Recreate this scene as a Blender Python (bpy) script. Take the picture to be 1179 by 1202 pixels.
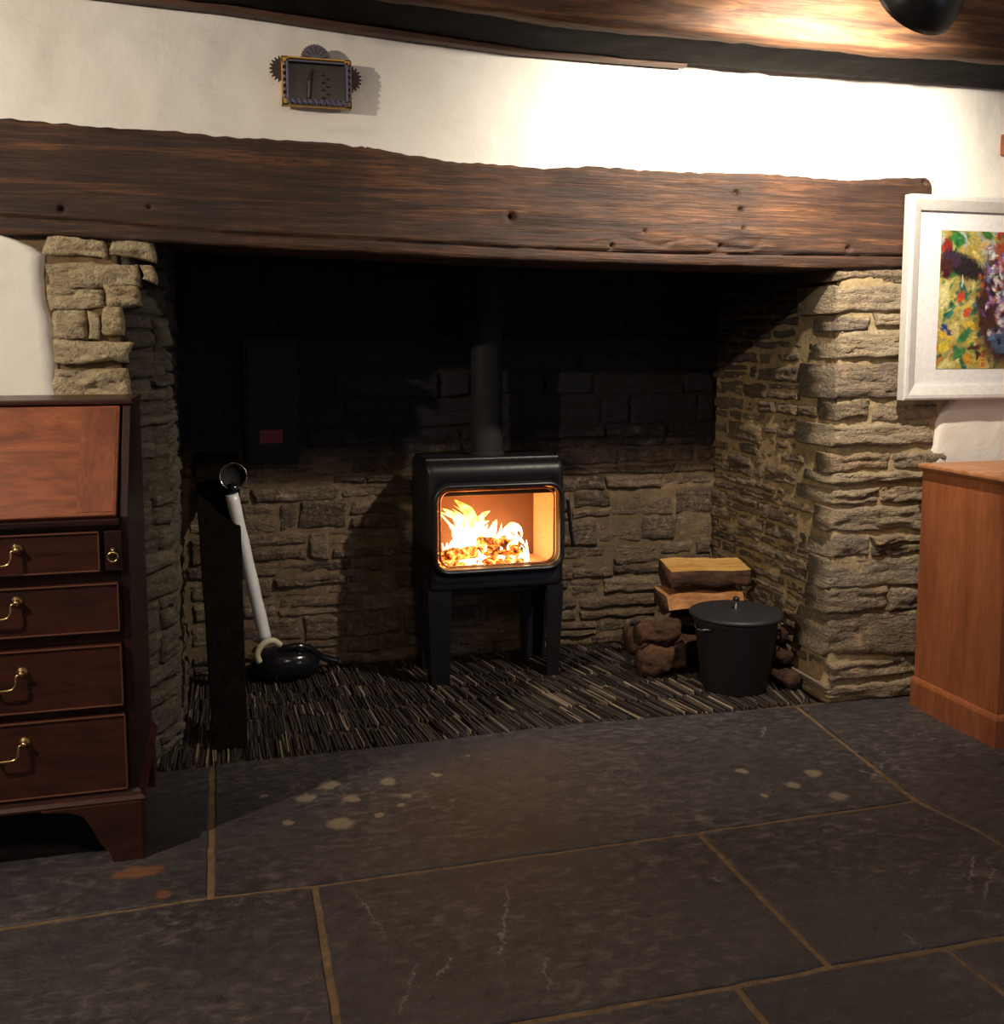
import bpy, bmesh, math, random
import numpy as np
from mathutils import Vector, Matrix, noise, Euler
R = math.radians
random.seed(7)
SC = bpy.context.scene
COL = SC.collection
for o in list(bpy.data.objects): bpy.data.objects.remove(o)

# ------------------------------------------------------------------ camera
FPX, CX, CY, EYE = 1180.0, 589.5, 530.0, 1.2
YAW = math.atan2(324, math.hypot(1180, 122)); PIT = math.atan2(122, 1180)
fw = np.array([math.sin(YAW)*math.cos(PIT), math.cos(YAW)*math.cos(PIT), -math.sin(PIT)])
rt = np.array([math.cos(YAW), -math.sin(YAW), 0.0]); up = np.cross(rt, fw)
OO = np.array([0, 0, EYE])
def ray(x, y): return fw + rt*(x-CX)/FPX - up*(y-CY)/FPX
def atZ(x, y, z=0.0): r = ray(x, y); return OO + r*(z-EYE)/r[2]
def atY(x, y, Y): r = ray(x, y); return OO + r*Y/r[1]
cam = bpy.data.cameras.new('camera'); camo = bpy.data.objects.new('camera', cam); COL.objects.link(camo)
cam.sensor_fit = 'HORIZONTAL'; cam.sensor_width = 36; cam.lens = 36*FPX/1179
cam.shift_y = -(601-CY)/1179; cam.clip_start = 0.02
camo.matrix_world = Matrix(((rt[0], up[0], -fw[0], 0), (rt[1], up[1], -fw[1], 0), (rt[2], up[2], -fw[2], EYE), (0, 0, 0, 1)))
SC.camera = camo

# ------------------------------------------------------------------ world, lights, exposure
w = bpy.data.worlds.new('dusk'); SC.world = w; w.use_nodes = True
w.node_tree.nodes['Background'].inputs[0].default_value = (0.25, 0.30, 0.60, 1)
w.node_tree.nodes['Background'].inputs[1].default_value = 0.10
SC.view_settings.view_transform = 'Standard'; SC.view_settings.look = 'None'
SC.view_settings.gamma = 1; SC.view_settings.use_curve_mapping = False
SC.view_settings.exposure = 0.0
LAMP1 = Vector((1.655, 2.20, 2.052)); AIM1 = Vector((-0.04, 0.75, -0.42)).normalized()
LAMP2 = Vector((-1.75, 1.50, 2.06)); AIM2 = Vector((0.75, 0.75, -0.30)).normalized()
P_LAMP1, P_LAMP2, P_ROOM, P_WINDOW, P_FIRE = 15.0, 16.0, 6.5, 13.0, 3.2
def area(name, loc, target, sx, sy, power, color):
    l = bpy.data.lights.new(name, 'AREA'); l.shape = 'RECTANGLE'; l.size = sx; l.size_y = sy
    l.energy = power; l.color = color
    o = bpy.data.objects.new(name, l); COL.objects.link(o); o.location = loc
    o.rotation_euler = (Vector(target)-Vector(loc)).to_track_quat('-Z', 'Y').to_euler()
    return o
area('room_fill', (0.5, 0.35, 2.2), (0.7, 1.6, 0.0), 0.35, 0.35, P_ROOM, (1.0, 0.80, 0.60))  # added warm fill from overhead, unseen and without a fixture
area('window_fill', (3.4, -1.0, 1.35), (1.2, 2.2, 0.6), 1.0, 1.0, P_WINDOW, (0.45, 0.58, 1.0))  # dusk-blue fill added at the unseen right-hand window opening

# ------------------------------------------------------------------ materials
def nt_new(name):
    m = bpy.data.materials.new(name); m.use_nodes = True
    nt = m.node_tree; return m, nt, nt.nodes['Principled BSDF']
class G:
    def __init__(s, nt): s.nt = nt
    def n(s, t, **kw):
        nd = s.nt.nodes.new(t)
        for k, v in kw.items():
            if k == 'inp':
                for i, val in v.items():
                    if hasattr(val, 'is_linked') or isinstance(val, bpy.types.NodeSocket): s.nt.links.new(val, nd.inputs[i])
                    else: nd.inputs[i].default_value = val
            else: setattr(nd, k, v)
        return nd
    def pos(s): return s.n('ShaderNodeNewGeometry').outputs['Position']
    def objc(s): return s.n('ShaderNodeTexCoord').outputs['Object']
    def mapp(s, v, scale=(1, 1, 1), rot=(0, 0, 0), loc=(0, 0, 0)):
        return s.n('ShaderNodeMapping', inp={0: v, 'Scale': scale, 'Rotation': rot, 'Location': loc}).outputs[0]
    def noise(s, v, sc=5, det=6, rough=0.6, dist=0.0):
        return s.n('ShaderNodeTexNoise', inp={'Vector': v, 'Scale': sc, 'Detail': det, 'Roughness': rough, 'Distortion': dist}).outputs[0]
    def ramp(s, f, stops):
        r = s.n('ShaderNodeValToRGB', inp={0: f}); e = r.color_ramp.elements
        while len(e) < len(stops): e.new(0.5)
        for i, (p, c) in enumerate(stops):
            e[i].position = p; e[i].color = (c[0], c[1], c[2], 1) if hasattr(c, '__len__') else (c, c, c, 1)
        return r.outputs[0]
    def mix(s, f, a, b, mode='MIX'):
        m = s.n('ShaderNodeMix', data_type='RGBA', blend_type=mode)
        for i, val in ((0, f), (6, a), (7, b)):
            if isinstance(val, bpy.types.NodeSocket): s.nt.links.new(val, m.inputs[i])
            else: m.inputs[i].default_value = val if i == 0 else (*val[:3], 1)
        return m.outputs[2]
    def math(s, op, a, b=0.0, c=0.0, clamp=False):
        m = s.n('ShaderNodeMath', operation=op, use_clamp=clamp, inp={0: a, 1: b, 2: c}); return m.outputs[0]
    def maprange(s, v, a, b, c=0.0, d=1.0):
        return s.n('ShaderNodeMapRange', inp={0: v, 1: a, 2: b, 3: c, 4: d}).outputs[0]
    def bump(s, h, strength=0.3, dist=0.01, nrm=None):
        inp = {'Height': h, 'Strength': strength, 'Distance': dist}
        if nrm is not None: inp['Normal'] = nrm
        return s.n('ShaderNodeBump', inp=inp).outputs[0]
    def set(s, b, name, v):
        if isinstance(v, bpy.types.NodeSocket): s.nt.links.new(v, b.inputs[name])
        else: b.inputs[name].default_value = v
def srgb(*c):
    return tuple(((x/255)/12.92 if x/255 <= 0.04045 else ((x/255+0.055)/1.055)**2.4) for x in c)

def simple(name, col, rough=0.5, metal=0.0, bump=0.0, bscale=60, spec=0.5):
    m, nt, b = nt_new(name); g = G(nt)
    n = g.noise(g.objc(), bscale, 4)
    g.set(b, 'Base Color', g.mix(n, tuple(x*0.75 for x in col), tuple(min(1, x*1.2) for x in col)))
    g.set(b, 'Roughness', g.maprange(n, 0.2, 0.8, max(0.02, rough-0.08), min(1, rough+0.08))); g.set(b, 'Metallic', metal)
    b.inputs['Specular IOR Level'].default_value = spec
    if bump: g.set(b, 'Normal', g.bump(n, bump, 0.002))
    return m
def wood(name, c_dark, c_mid, c_light, scale=(2, 30, 30), rough=0.45, bump=0.25, nscale=1.0, dist=1.2, coat=0.0, dirt=0.5, fc=0.35):
    m, nt, b = nt_new(name); g = G(nt); v = g.objc()
    a = g.noise(g.mapp(v, scale), 1.3*nscale, 8, 0.62, dist)
    f = g.noise(g.mapp(v, tuple(s*4 for s in scale)), 2.0*nscale, 6, 0.7, 0.3)
    c = g.ramp(a, [(0.30, c_dark), (0.5, c_mid), (0.72, c_light)])
    c = g.mix(g.maprange(f, 0.40, 0.62, 0.0, fc), c, tuple(x*0.30 for x in c_mid))
    big = g.noise(v, 4.0, 4, 0.6)
    c = g.mix(g.maprange(big, 0.4, 0.7, 0.0, dirt), c, tuple(x*0.8 for x in c_dark))
    g.set(b, 'Base Color', c); g.set(b, 'Roughness', g.maprange(f, 0.3, 0.7, rough-0.08, rough+0.12))
    g.set(b, 'Normal', g.bump(g.math('ADD', g.math('MULTIPLY', a, 0.6), f), bump, 0.004))
    b.inputs['Coat Weight'].default_value = coat; b.inputs['Coat Roughness'].default_value = 0.25
    return m
def stone_mat(name, cols, upper_dark=None, grime=0.5, rough=0.85, warm=(0.25, 0.16, 0.05), lam=(6, 6, 30), hi=1.9):
    """cols: list of base colours picked by object random; soot=(zlo,zhi,strength) darkens the upper part to near-black"""
    m, nt, b = nt_new(name); g = G(nt); p = g.pos()
    rnd = g.n('ShaderNodeObjectInfo').outputs['Random']
    base = g.ramp(rnd, [(i/(len(cols)-1), c) for i, c in enumerate(cols)])
    lay = g.noise(g.mapp(p, lam), 1.6, 8, 0.68, 0.9)
    fine = g.noise(p, 60, 6, 0.7)
    blot = g.noise(p, 9, 5, 0.6, 0.4)
    c = g.mix(g.maprange(lay, 0.35, 0.65, 0.0, grime+0.2), base, tuple(x*0.35 for x in cols[0]))
    c = g.mix(g.maprange(blot, 0.52, 0.72, 0.0, 0.55), c, warm)
    c = g.mix(g.maprange(fine, 0.5, 0.8, 0.0, 0.45), c, tuple(min(1, x*hi) for x in cols[-1]))
    pit = g.noise(p, 95, 3, 0.6, 0.3)
    c = g.mix(g.maprange(pit, 0.40, 0.30, 0.0, 0.75), c, tuple(x*0.22 for x in cols[0]))
    lime = g.noise(p, 15, 7, 0.75, 0.5)
    c = g.mix(g.maprange(lime, 0.56, 0.66, 0.0, 0.6), c, tuple(min(1, x*1.45) for x in cols[-1]))
    if upper_dark:
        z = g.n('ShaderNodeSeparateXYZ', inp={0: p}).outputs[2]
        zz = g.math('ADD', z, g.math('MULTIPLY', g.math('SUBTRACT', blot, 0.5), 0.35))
        c = g.mix(g.maprange(zz, upper_dark[0], upper_dark[1], upper_dark[3], upper_dark[2]), c, (0.015, 0.012, 0.019))
    g.set(b, 'Base Color', c); g.set(b, 'Roughness', rough)
    h = g.math('ADD', g.math('MULTIPLY', lay, 1.4), g.math('ADD', g.math('MULTIPLY', fine, 0.5), g.math('MULTIPLY', pit, 0.8)))
    n1 = g.bump(h, 1.0, 0.014)
    g.set(b, 'Normal', n1); return m
def mortar_mat(name, col, upper_dark=None):
    m, nt, b = nt_new(name); g = G(nt); p = g.pos()
    n = g.noise(p, 28, 8, 0.7); n2 = g.noise(p, 5, 4)
    c = g.mix(g.maprange(n, 0.35, 0.7), tuple(x*0.45 for x in col), col)
    c = g.mix(g.maprange(n2, 0.45, 0.7, 0, 0.6), c, tuple(x*0.4 for x in col))
    if upper_dark:
        z = g.n('ShaderNodeSeparateXYZ', inp={0: p}).outputs[2]
        c = g.mix(g.maprange(z, upper_dark[0], upper_dark[1], upper_dark[3], upper_dark[2]), c, (0.006, 0.005, 0.005))
    g.set(b, 'Base Color', c); g.set(b, 'Roughness', 0.95)
    g.set(b, 'Normal', g.bump(n, 0.8, 0.01)); return m
def emis(name, col, s):
    m, nt, b = nt_new(name); b.inputs['Base Color'].default_value = (0, 0, 0, 1)
    b.inputs['Emission Color'].default_value = (*col, 1); b.inputs['Emission Strength'].default_value = s; return m

def plaster_mat():
    m, nt, b = nt_new('limewashed plaster'); g = G(nt); p = g.pos()
    n = g.noise(p, 3.0, 6, 0.55, 0.3); f = g.noise(p, 22, 6, 0.6); st = g.noise(g.mapp(p, (3, 3, 7)), 1.5, 5, 0.6, 0.8)
    c = g.ramp(n, [(0.3, srgb(226, 220, 208)), (0.7, srgb(238, 234, 226))])
    c = g.mix(g.maprange(st, 0.60, 0.75, 0.0, 0.22), c, srgb(178, 165, 148))
    g.set(b, 'Base Color', c); g.set(b, 'Roughness', 0.9)
    g.set(b, 'Normal', g.bump(g.math('ADD', n, g.math('MULTIPLY', f, 0.25)), 0.35, 0.03)); return m
M_PLASTER = plaster_mat()
WARM = (0.26, 0.19, 0.08)
M_ST_JR = stone_mat('grey-buff slate stone of the right jamb', [srgb(112, 98, 84), srgb(160, 140, 112), srgb(184, 166, 136), srgb(138, 126, 112), srgb(172, 146, 112)], grime=0.30, warm=(0.36, 0.25, 0.13))
M_ST_JL = stone_mat('buff weathered stone of the left jamb', [srgb(158, 138, 110), srgb(208, 188, 150), srgb(190, 168, 130), srgb(214, 196, 158)], grime=0.30, warm=(0.46, 0.34, 0.18), lam=(10, 10, 18))
M_ST_RR = stone_mat('brown slate stone of the recess side', [srgb(98, 80, 64), srgb(128, 106, 80), srgb(112, 96, 80), srgb(144, 122, 94)], upper_dark=(0.95, 1.4, 0.95, 0.0), grime=0.4, warm=(0.20, 0.14, 0.07))
M_ST_RB = stone_mat('brown stone of the recess back darkening upward', [srgb(84, 68, 56), srgb(136, 114, 92), srgb(104, 86, 72), srgb(160, 140, 116)], upper_dark=(0.72, 0.86, 0.98, 0.0), grime=0.35, warm=(0.18, 0.12, 0.06))  # stone turns near-black above a set height
M_ST_RL = stone_mat('dark stone of the left reveal', [srgb(80, 72, 60), srgb(110, 100, 82), srgb(96, 86, 72), srgb(124, 114, 94)], upper_dark=(0.8, 1.4, 0.5, 0.0), grime=0.4, warm=(0.14, 0.10, 0.05))
M_MO_JR = mortar_mat('buff lime mortar', srgb(206, 182, 136))
M_MO_JL = mortar_mat('weathered earth mortar', srgb(132, 108, 74))
M_MO_RR = mortar_mat('brown lime mortar', srgb(190, 162, 114), upper_dark=(1.0, 1.5, 0.93, 0.0))
M_MO_RB = mortar_mat('brown mortar darkening upward', srgb(140, 118, 90), upper_dark=(0.74, 0.84, 0.97, 0.0))
M_MO_RL = mortar_mat('dark mortar', srgb(92, 78, 56), upper_dark=(0.8, 1.4, 0.7, 0.1))
M_SOOT = simple('sooty black render', (0.008, 0.007, 0.007), 0.95)
M_OAK = wood('dark weathered oak of the lintel', srgb(34, 20, 13), srgb(78, 47, 28), srgb(138, 90, 52), (1.1, 18, 30), 0.62, 0.8, dist=1.1, fc=0.85, dirt=0.75)
M_BEAM = wood('old ceiling beam oak', srgb(40, 24, 16), srgb(92, 60, 38), srgb(150, 106, 66), (1.5, 20, 22), 0.65, 0.5)
M_BEAM_U = wood('near-black wood under the beam', (.006, .005, .006), (.010, .008, .009), (.014, .011, .012), (1.5, 20, 22), 0.9, 0.06)  # near-black version of the beam wood for its lower faces
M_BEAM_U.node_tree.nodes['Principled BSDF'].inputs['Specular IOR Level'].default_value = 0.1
M_BATTEN = wood('brown batten', srgb(48, 30, 20), srgb(88, 58, 38), srgb(110, 76, 50), (2, 30, 30), 0.6)
M_MAHOG = wood('polished mahogany', srgb(44, 20, 15), srgb(70, 33, 24), srgb(86, 44, 30), (3, 12, 14), 0.40, 0.05, dist=2.0, coat=0.1, dirt=0.4)
M_MAHOG_D = wood('dark mahogany', srgb(32, 16, 14), srgb(50, 24, 19), srgb(64, 32, 24), (3, 12, 14), 0.35, 0.05, dist=1.0, coat=0.2, dirt=0.4)
M_FLAME_V = wood('figured mahogany veneer', srgb(104, 50, 28), srgb(146, 78, 44), srgb(172, 98, 58), (1.6, 5, 9), 0.45, 0.03, dist=3.0, coat=0.08, dirt=0.25)
M_CROSSB = wood('crossbanded mahogany', srgb(98, 48, 28), srgb(136, 72, 42), srgb(160, 90, 56), (14, 6, 3), 0.45, 0.03, coat=0.08, dirt=0.2)
M_PINE = wood('orange-brown pine', srgb(134, 74, 44), srgb(166, 96, 58), srgb(182, 112, 70), (10, 10, 1.2), 0.42, 0.05, dist=0.8, dirt=0.25)
M_PINE_T = wood('honey pine top', srgb(150, 96, 58), srgb(190, 130, 84), srgb(208, 152, 104), (2, 14, 14), 0.4, 0.05, dirt=0.15)
M_BRASS = simple('aged brass', (0.62, 0.46, 0.20), 0.28, 1.0)
M_CHROME = simple('polished steel', (0.75, 0.75, 0.76), 0.15, 1.0)
M_IRON = simple('black stove enamel', (0.008, 0.007, 0.009), 0.42, 0.0, 0.1, 120, spec=0.35)
M_LID = simple('matt charcoal enamel', (0.022, 0.022, 0.025), 0.5)
M_BLACKMET = simple('black painted metal', (0.012, 0.011, 0.013), 0.35)
M_SOOTMET = simple('sooty dull black metal', (0.005, 0.005, 0.006), 0.8)
M_RED = simple('dull red label', (0.16, 0.012, 0.02), 0.6)
M_SILVER = simple('worn pale aluminium', (0.90, 0.90, 0.86), 0.38, 0.1, 0.3, 30)
M_CREAM = simple('cream plastic', (0.62, 0.56, 0.38), 0.4)
M_GLOSSBLK = simple('glossy black plastic', (0.01, 0.01, 0.012), 0.15)
M_FRAME = simple('white painted frame', srgb(208, 203, 198), 0.45)
M_MOUNT = simple('white card mount', srgb(220, 217, 216), 0.85)
M_TIN = simple('dull grey tin', (0.14, 0.13, 0.18), 0.4, 0.7)
M_TIN_D = simple('dark rusted tin', (0.07, 0.045, 0.05), 0.55, 0.4)
M_OCHRE = simple('ochre yellow paint', (0.62, 0.34, 0.05), 0.5)
M_MIRROR = simple('dark old mirror', (0.018, 0.014, 0.016), 0.3, 0.2)
M_POSTW = wood('charred oak post', srgb(8, 6, 6), srgb(20, 14, 12), srgb(34, 24, 19), (24, 24, 1.5), 0.95, 0.5)
M_POSTW.node_tree.nodes['Principled BSDF'].inputs['Specular IOR Level'].default_value = 0.1
M_BARK = wood('rough dark bark', srgb(34, 22, 15), srgb(84, 54, 34), srgb(124, 84, 54), (6, 14, 14), 0.9, 1.0, dist=2.5)
M_SPLIT = wood('fresh split timber', srgb(150, 104, 50), srgb(206, 156, 84), srgb(226, 184, 112), (3, 22, 22), 0.7, 0.4, dirt=0.1)
M_SPLIT2 = wood('orange split timber', srgb(130, 84, 46), srgb(188, 128, 74), srgb(208, 152, 98), (3, 22, 22), 0.7, 0.4, dirt=0.1)
M_CHAR = simple('charred ember wood', (0.03, 0.015, 0.01), 0.9)
M_LINING = simple('pale vermiculite lining', (0.62, 0.45, 0.28), 0.8)
def glass_mat(name, tint=(1, 1, 1), refl=0.08):
    m, nt, b = nt_new(name); g = G(nt)
    tr = g.n('ShaderNodeBsdfTransparent', inp={0: (*tint, 1)}); gl = g.n('ShaderNodeBsdfGlossy', inp={0: (1, 1, 1, 1), 1: 0.03})
    fr = g.n('ShaderNodeFresnel', inp={0: 1.45}).outputs[0]
    mx = g.n('ShaderNodeMixShader', inp={0: fr, 1: tr.outputs[0], 2: gl.outputs[0]})
    nt.links.new(mx.outputs[0], nt.nodes['Material Output'].inputs[0]); return m
M_GLASS = glass_mat('stove glass', (1.0, 0.93, 0.85))
M_PGLASS = glass_mat('picture glass')
def flame_mat():
    m, nt, b = nt_new('burning flame'); g = G(nt); v = g.objc()
    z = g.n('ShaderNodeSeparateXYZ', inp={0: v}).outputs[2]
    n = g.noise(g.mapp(v, (40, 40, 16)), 1.0, 4, 0.6, 0.6)
    t = g.math('ADD', g.maprange(z, 0.42, 0.64, 0, 0.8), g.math('MULTIPLY', g.math('SUBTRACT', n, 0.5), 1.1))
    c = g.ramp(t, [(0.0, (1.0, 0.72, 0.40)), (0.45, (1.0, 0.62, 0.25)), (0.7, (1.0, 0.42, 0.09)), (0.95, (1.0, 0.20, 0.02))])
    s = g.maprange(t, 0.2, 1.0, 12.0, 2.2)
    em = g.n('ShaderNodeEmission', inp={0: c, 1: s}); nt.links.new(em.outputs[0], nt.nodes['Material Output'].inputs[0]); return m
M_FLAME = flame_mat()
def ember_mat():
    m, nt, b = nt_new('glowing ember'); g = G(nt); v = g.objc()
    n = g.noise(v, 45, 5, 0.7, 0.5)
    b.inputs['Base Color'].default_value = (0.03, 0.012, 0.008, 1); b.inputs['Roughness'].default_value = 0.9
    g.set(b, 'Emission Color', g.ramp(n, [(0.42, (0.25, 0.02, 0.0)), (0.6, (1.0, 0.25, 0.04)), (0.75, (1.0, 0.6, 0.25))]))
    g.set(b, 'Emission Strength', g.maprange(n, 0.40, 0.62, 0.1, 7.0)); return m
M_EMBER = ember_mat()

def slate_mat():
    m, nt, b = nt_new('worn dark slate flagstone'); g = G(nt); p = g.pos()
    rnd = g.n('ShaderNodeObjectInfo').outputs['Random']
    big = g.noise(p, 2.6, 7, 0.62, 0.3); mid = g.noise(g.mapp(p, (1, 1.7, 1)), 24, 9, 0.72, 0.6); fine = g.noise(p, 90, 6, 0.7)
    c = g.ramp(big, [(0.3, srgb(46, 42, 46)), (0.5, srgb(60, 55, 58)), (0.7, srgb(72, 66, 67))])
    c = g.mix(g.maprange(rnd, 0, 1, 0.0, 0.45), c, srgb(58, 52, 50))
    reg = g.maprange(g.noise(p, 2.2, 4, 0.6), 0.4, 0.65, 0.15, 0.8)
    c = g.mix(g.math('MULTIPLY', g.maprange(mid, 0.50, 0.68), reg), c, srgb(124, 113, 102))
    c = g.mix(g.maprange(mid, 0.34, 0.46, 0.6, 0.0), c, srgb(38, 35, 38))
    c = g.mix(g.maprange(fine, 0.62, 0.78, 0.0, 0.5), c, srgb(140, 130, 115))
    c = g.mix(g.maprange(g.noise(p, 160, 3, 0.7), .60, .72, 0, .35), c, srgb(150, 140, 126))
    # lichen-like pale stains, rust stains and scratches that belong to the slabs themselves
    xy = g.n('ShaderNodeVectorMath', operation='MULTIPLY', inp={0: p, 1: (1, 1, 0)}).outputs[0]
    wob = g.math('MULTIPLY', g.math('SUBTRACT', g.noise(p, 38, 5, 0.7), 0.5), 0.05)
    def spot(x, y, r, col, amt, c):
        w_ = atZ(x, y)
        d = g.n('ShaderNodeVectorMath', operation='DISTANCE', inp={0: xy, 1: (w_[0], w_[1], 0)}).outputs['Value']
        d = g.math('ADD', d, wob)
        return g.mix(g.maprange(d, r, r*0.55, 0.0, amt), c, col)
    pale = srgb(142, 128, 104)
    for (x, y, r) in [(400, 967, .040), (387, 922, .032), (360, 937, .030), (413, 938, .026), (455, 918, .030), (445, 957, .016), (338, 966, .018),
                      (478, 935, .018), (512, 910, .016), (550, 888, .010), (930, 922, .026), (955, 908, .030), (898, 934, .014), (310, 935, .010), (470, 945, .014), (985, 935, .03), (870, 905, .02)]:
        c = spot(x, y, r, pale, 0.75, c)
    for (x, y, r) in [(158, 1024, .036), (178, 1022, .030), (192, 1050, .022), (140, 1028, .02)]: c = spot(x, y, r, srgb(140, 84, 52), 0.6, c)
    def scratch(x0, y0, x1, y1, wd, c, amt=0.55):
        a = atZ(x0, y0); q = atZ(x1, y1); dx, dy = q[0]-a[0], q[1]-a[1]; L = math.hypot(dx, dy)
        v = g.n('ShaderNodeVectorMath', operation='SUBTRACT', inp={0: xy, 1: ((a[0]+q[0])/2, (a[1]+q[1])/2, 0)}).outputs[0]
        v = g.n('ShaderNodeVectorRotate', rotation_type='Z_AXIS', inp={0: v, 'Angle': -math.atan2(dy, dx)}).outputs[0]
        s = g.n('ShaderNodeSeparateXYZ', inp={0: v})
        ax = g.math('ABSOLUTE', s.outputs[0]); ay = g.math('ABSOLUTE', g.math('ADD', s.outputs[1], g.math('MULTIPLY', wob, 1.1)))
        mk = g.math('MULTIPLY', g.math('LESS_THAN', ax, L/2), g.maprange(ay, wd, wd*0.3, 0.0, amt))
        mk = g.math('MULTIPLY', mk, g.maprange(mid, .36, .52, .2, 1.0)); return g.mix(mk, c, srgb(150, 142, 134))
    for s_ in [(598, 1045, 588, 1120, .003), (420, 1050, 450, 1095, .002), (640, 1125, 645, 1170, .0025), (1010, 905, 1045, 915, .004), (1020, 918, 1042, 893, .003),
               (985, 868, 1060, 925, .004), (1143, 1005, 1137, 1050, .003), (1167, 1020, 1155, 1055, .003), (1045, 903, 1179, 914, .002), (895, 865, 900, 855, .004),
               (508, 1155, 530, 1125, .002), (840, 1030, 845, 1035, .003), (1085, 960, 1090, 965, .003), (490, 1130, 470, 1190, .002), (1060, 1095, 1090, 1120, .002)]:
        c = scratch(*s_, c)
    g.set(b, 'Base Color', c)
    g.set(b, 'Roughness', g.maprange(mid, 0.3, 0.7, 0.42, 0.65))
    h = g.math('ADD', g.math('MULTIPLY', mid, 0.7), g.math('MULTIPLY', fine, 0.25))
    g.set(b, 'Normal', g.bump(h, 0.6, 0.010)); return m
M_SLATE = slate_mat()
M_GROUT = mortar_mat('ochre floor grout', srgb(140, 112, 80))
def vcol_mat(name, rough, bump=0.3):
    m, nt, b = nt_new(name); g = G(nt)
    a = g.n('ShaderNodeAttribute', attribute_name='Col').outputs['Color']
    n = g.noise(g.pos(), 120, 4, 0.7)
    g.set(b, 'Base Color', g.mix(g.maprange(n, 0.3, 0.8, 0, 0.4), a, (0.02, 0.016, 0.014)) if rough > 0.6 else a)
    g.set(b, 'Roughness', rough); g.set(b, 'Normal', g.bump(n, bump, 0.003)); return m
M_HSLATE = vcol_mat('edge-laid hearth slate', 0.7); M_PAINTING = vcol_mat('oil paint', 0.5, 0.2)

# ------------------------------------------------------------------ mesh helpers
def link(name, verts, faces, mat, parent=None, smooth=False, cols=None, loc=None, bevel=0.0, seg=2):
    me = bpy.data.meshes.new(name); me.from_pydata([tuple(v) for v in verts], [], [tuple(f) for f in faces]); me.update()
    if mat: me.materials.append(mat)
    if smooth: me.polygons.foreach_set('use_smooth', [True]*len(me.polygons))
    if cols is not None:
        a = me.color_attributes.new('Col', 'FLOAT_COLOR', 'POINT'); a.data.foreach_set('color', np.asarray(cols, dtype=np.float32).ravel())
    o = bpy.data.objects.new(name, me); COL.objects.link(o)
    if loc is not None: o.location = loc
    if parent: o.parent = parent
    if bevel:
        b = o.modifiers.new('bevel', 'BEVEL'); b.width = bevel; b.segments = seg; b.limit_method = 'ANGLE'; b.angle_limit = R(40)
    return o
def tag(o, label=None, cat=None, group=None, kind=None):
    if label: o['label'] = label
    if cat: o['category'] = cat
    if group: o['group'] = group
    if kind: o['kind'] = kind
    return o
def empty(name, loc=(0, 0, 0), label=None, cat=None, group=None, kind=None):
    o = bpy.data.objects.new(name, None); COL.objects.link(o); o.location = loc; o.empty_display_size = 0.1
    bpy.context.view_layer.update() if False else None
    return tag(o, label, cat, group, kind)
class MB:
    def __init__(s): s.v = []; s.f = []
    def add(s, vs, fs, M=None):
        o = len(s.v)
        s.v += [tuple(M @ Vector(v)) if M is not None else tuple(v) for v in vs]; s.f += [tuple(i+o for i in f) for f in fs]; return s
    def box(s, x0, x1, y0, y1, z0, z1, M=None):
        return s.add([(x0, y0, z0), (x1, y0, z0), (x1, y1, z0), (x0, y1, z0), (x0, y0, z1), (x1, y0, z1), (x1, y1, z1), (x0, y1, z1)],
                     [(0, 3, 2, 1), (4, 5, 6, 7), (0, 1, 5, 4), (1, 2, 6, 5), (2, 3, 7, 6), (3, 0, 4, 7)], M)
    def loops(s, ls, cap0=True, cap1=True, closed=True):
        o = len(s.v); n = len(ls[0])
        for l in ls: s.v += [tuple(p) for p in l]
        for i in range(len(ls)-1):
            for j in range(n if closed else n-1):
                k = (j+1) % n
                s.f.append((o+i*n+j, o+i*n+k, o+(i+1)*n+k, o+(i+1)*n+j))
        if cap0: s.f.append(tuple(o+j for j in reversed(range(n))))
        if cap1: s.f.append(tuple(o+(len(ls)-1)*n+j for j in range(n)))
        return s
    def lathe(s, prof, n=32, M=None, axis='z', sq=1.0):
        ls = []
        for (r, h) in prof:
            l = []
            for j in range(n):
                a = 2*math.pi*j/n; p = Vector((r*math.cos(a), r*math.sin(a)*sq, h))
                l.append(tuple(M @ p) if M is not None else tuple(p))
            ls.append(l)
        return s.loops(ls)
    def tube(s, pts, rads, n=10, squash=1.0):
        pts = [Vector(p) for p in pts]
        if not hasattr(rads, '__len__'): rads = [rads]*len(pts)
        ls = []; ref = Vector((0, 1, 0.013))
        for i, p in enumerate(pts):
            d = (pts[min(i+1, len(pts)-1)]-pts[max(i-1, 0)]).normalized()
            if abs(d.dot(ref)) > 0.95: ref = Vector((1, 0, 0.01))
            a = d.cross(ref).normalized(); b = d.cross(a).normalized()
            ls.append([tuple(p+(a*math.cos(t)+b*math.sin(t)*squash)*rads[i]) for t in [2*math.pi*j/n for j in range(n)]])
        return s.loops(ls)
    def make(s, name, mat, parent=None, smooth=False, bevel=0.0, seg=2, loc=None):
        return link(name, s.v, s.f, mat, parent, smooth, bevel=bevel, seg=seg, loc=loc)
def spline(pts, n=6):
    P = [Vector(p) for p in pts]; out = []
    for i in range(len(P)-1):
        p0, p1, p2, p3 = P[max(i-1, 0)], P[i], P[i+1], P[min(i+2, len(P)-1)]
        for k in range(n):
            t = k/n
            out.append(0.5*((2*p1)+(p2-p0)*t+(2*p0-5*p1+4*p2-p3)*t*t+(3*p1-p0-3*p2+p3)*t**3))
    out.append(P[-1]); return out
def lerp_tab(x, tab):
    xs = [t[0] for t in tab]; ys = [t[1] for t in tab]; return float(np.interp(x, xs, ys))
def fb(x, y, z, o=4): return noise.fractal(Vector((x, y, z)), 0.9, 2.1, o)

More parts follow.
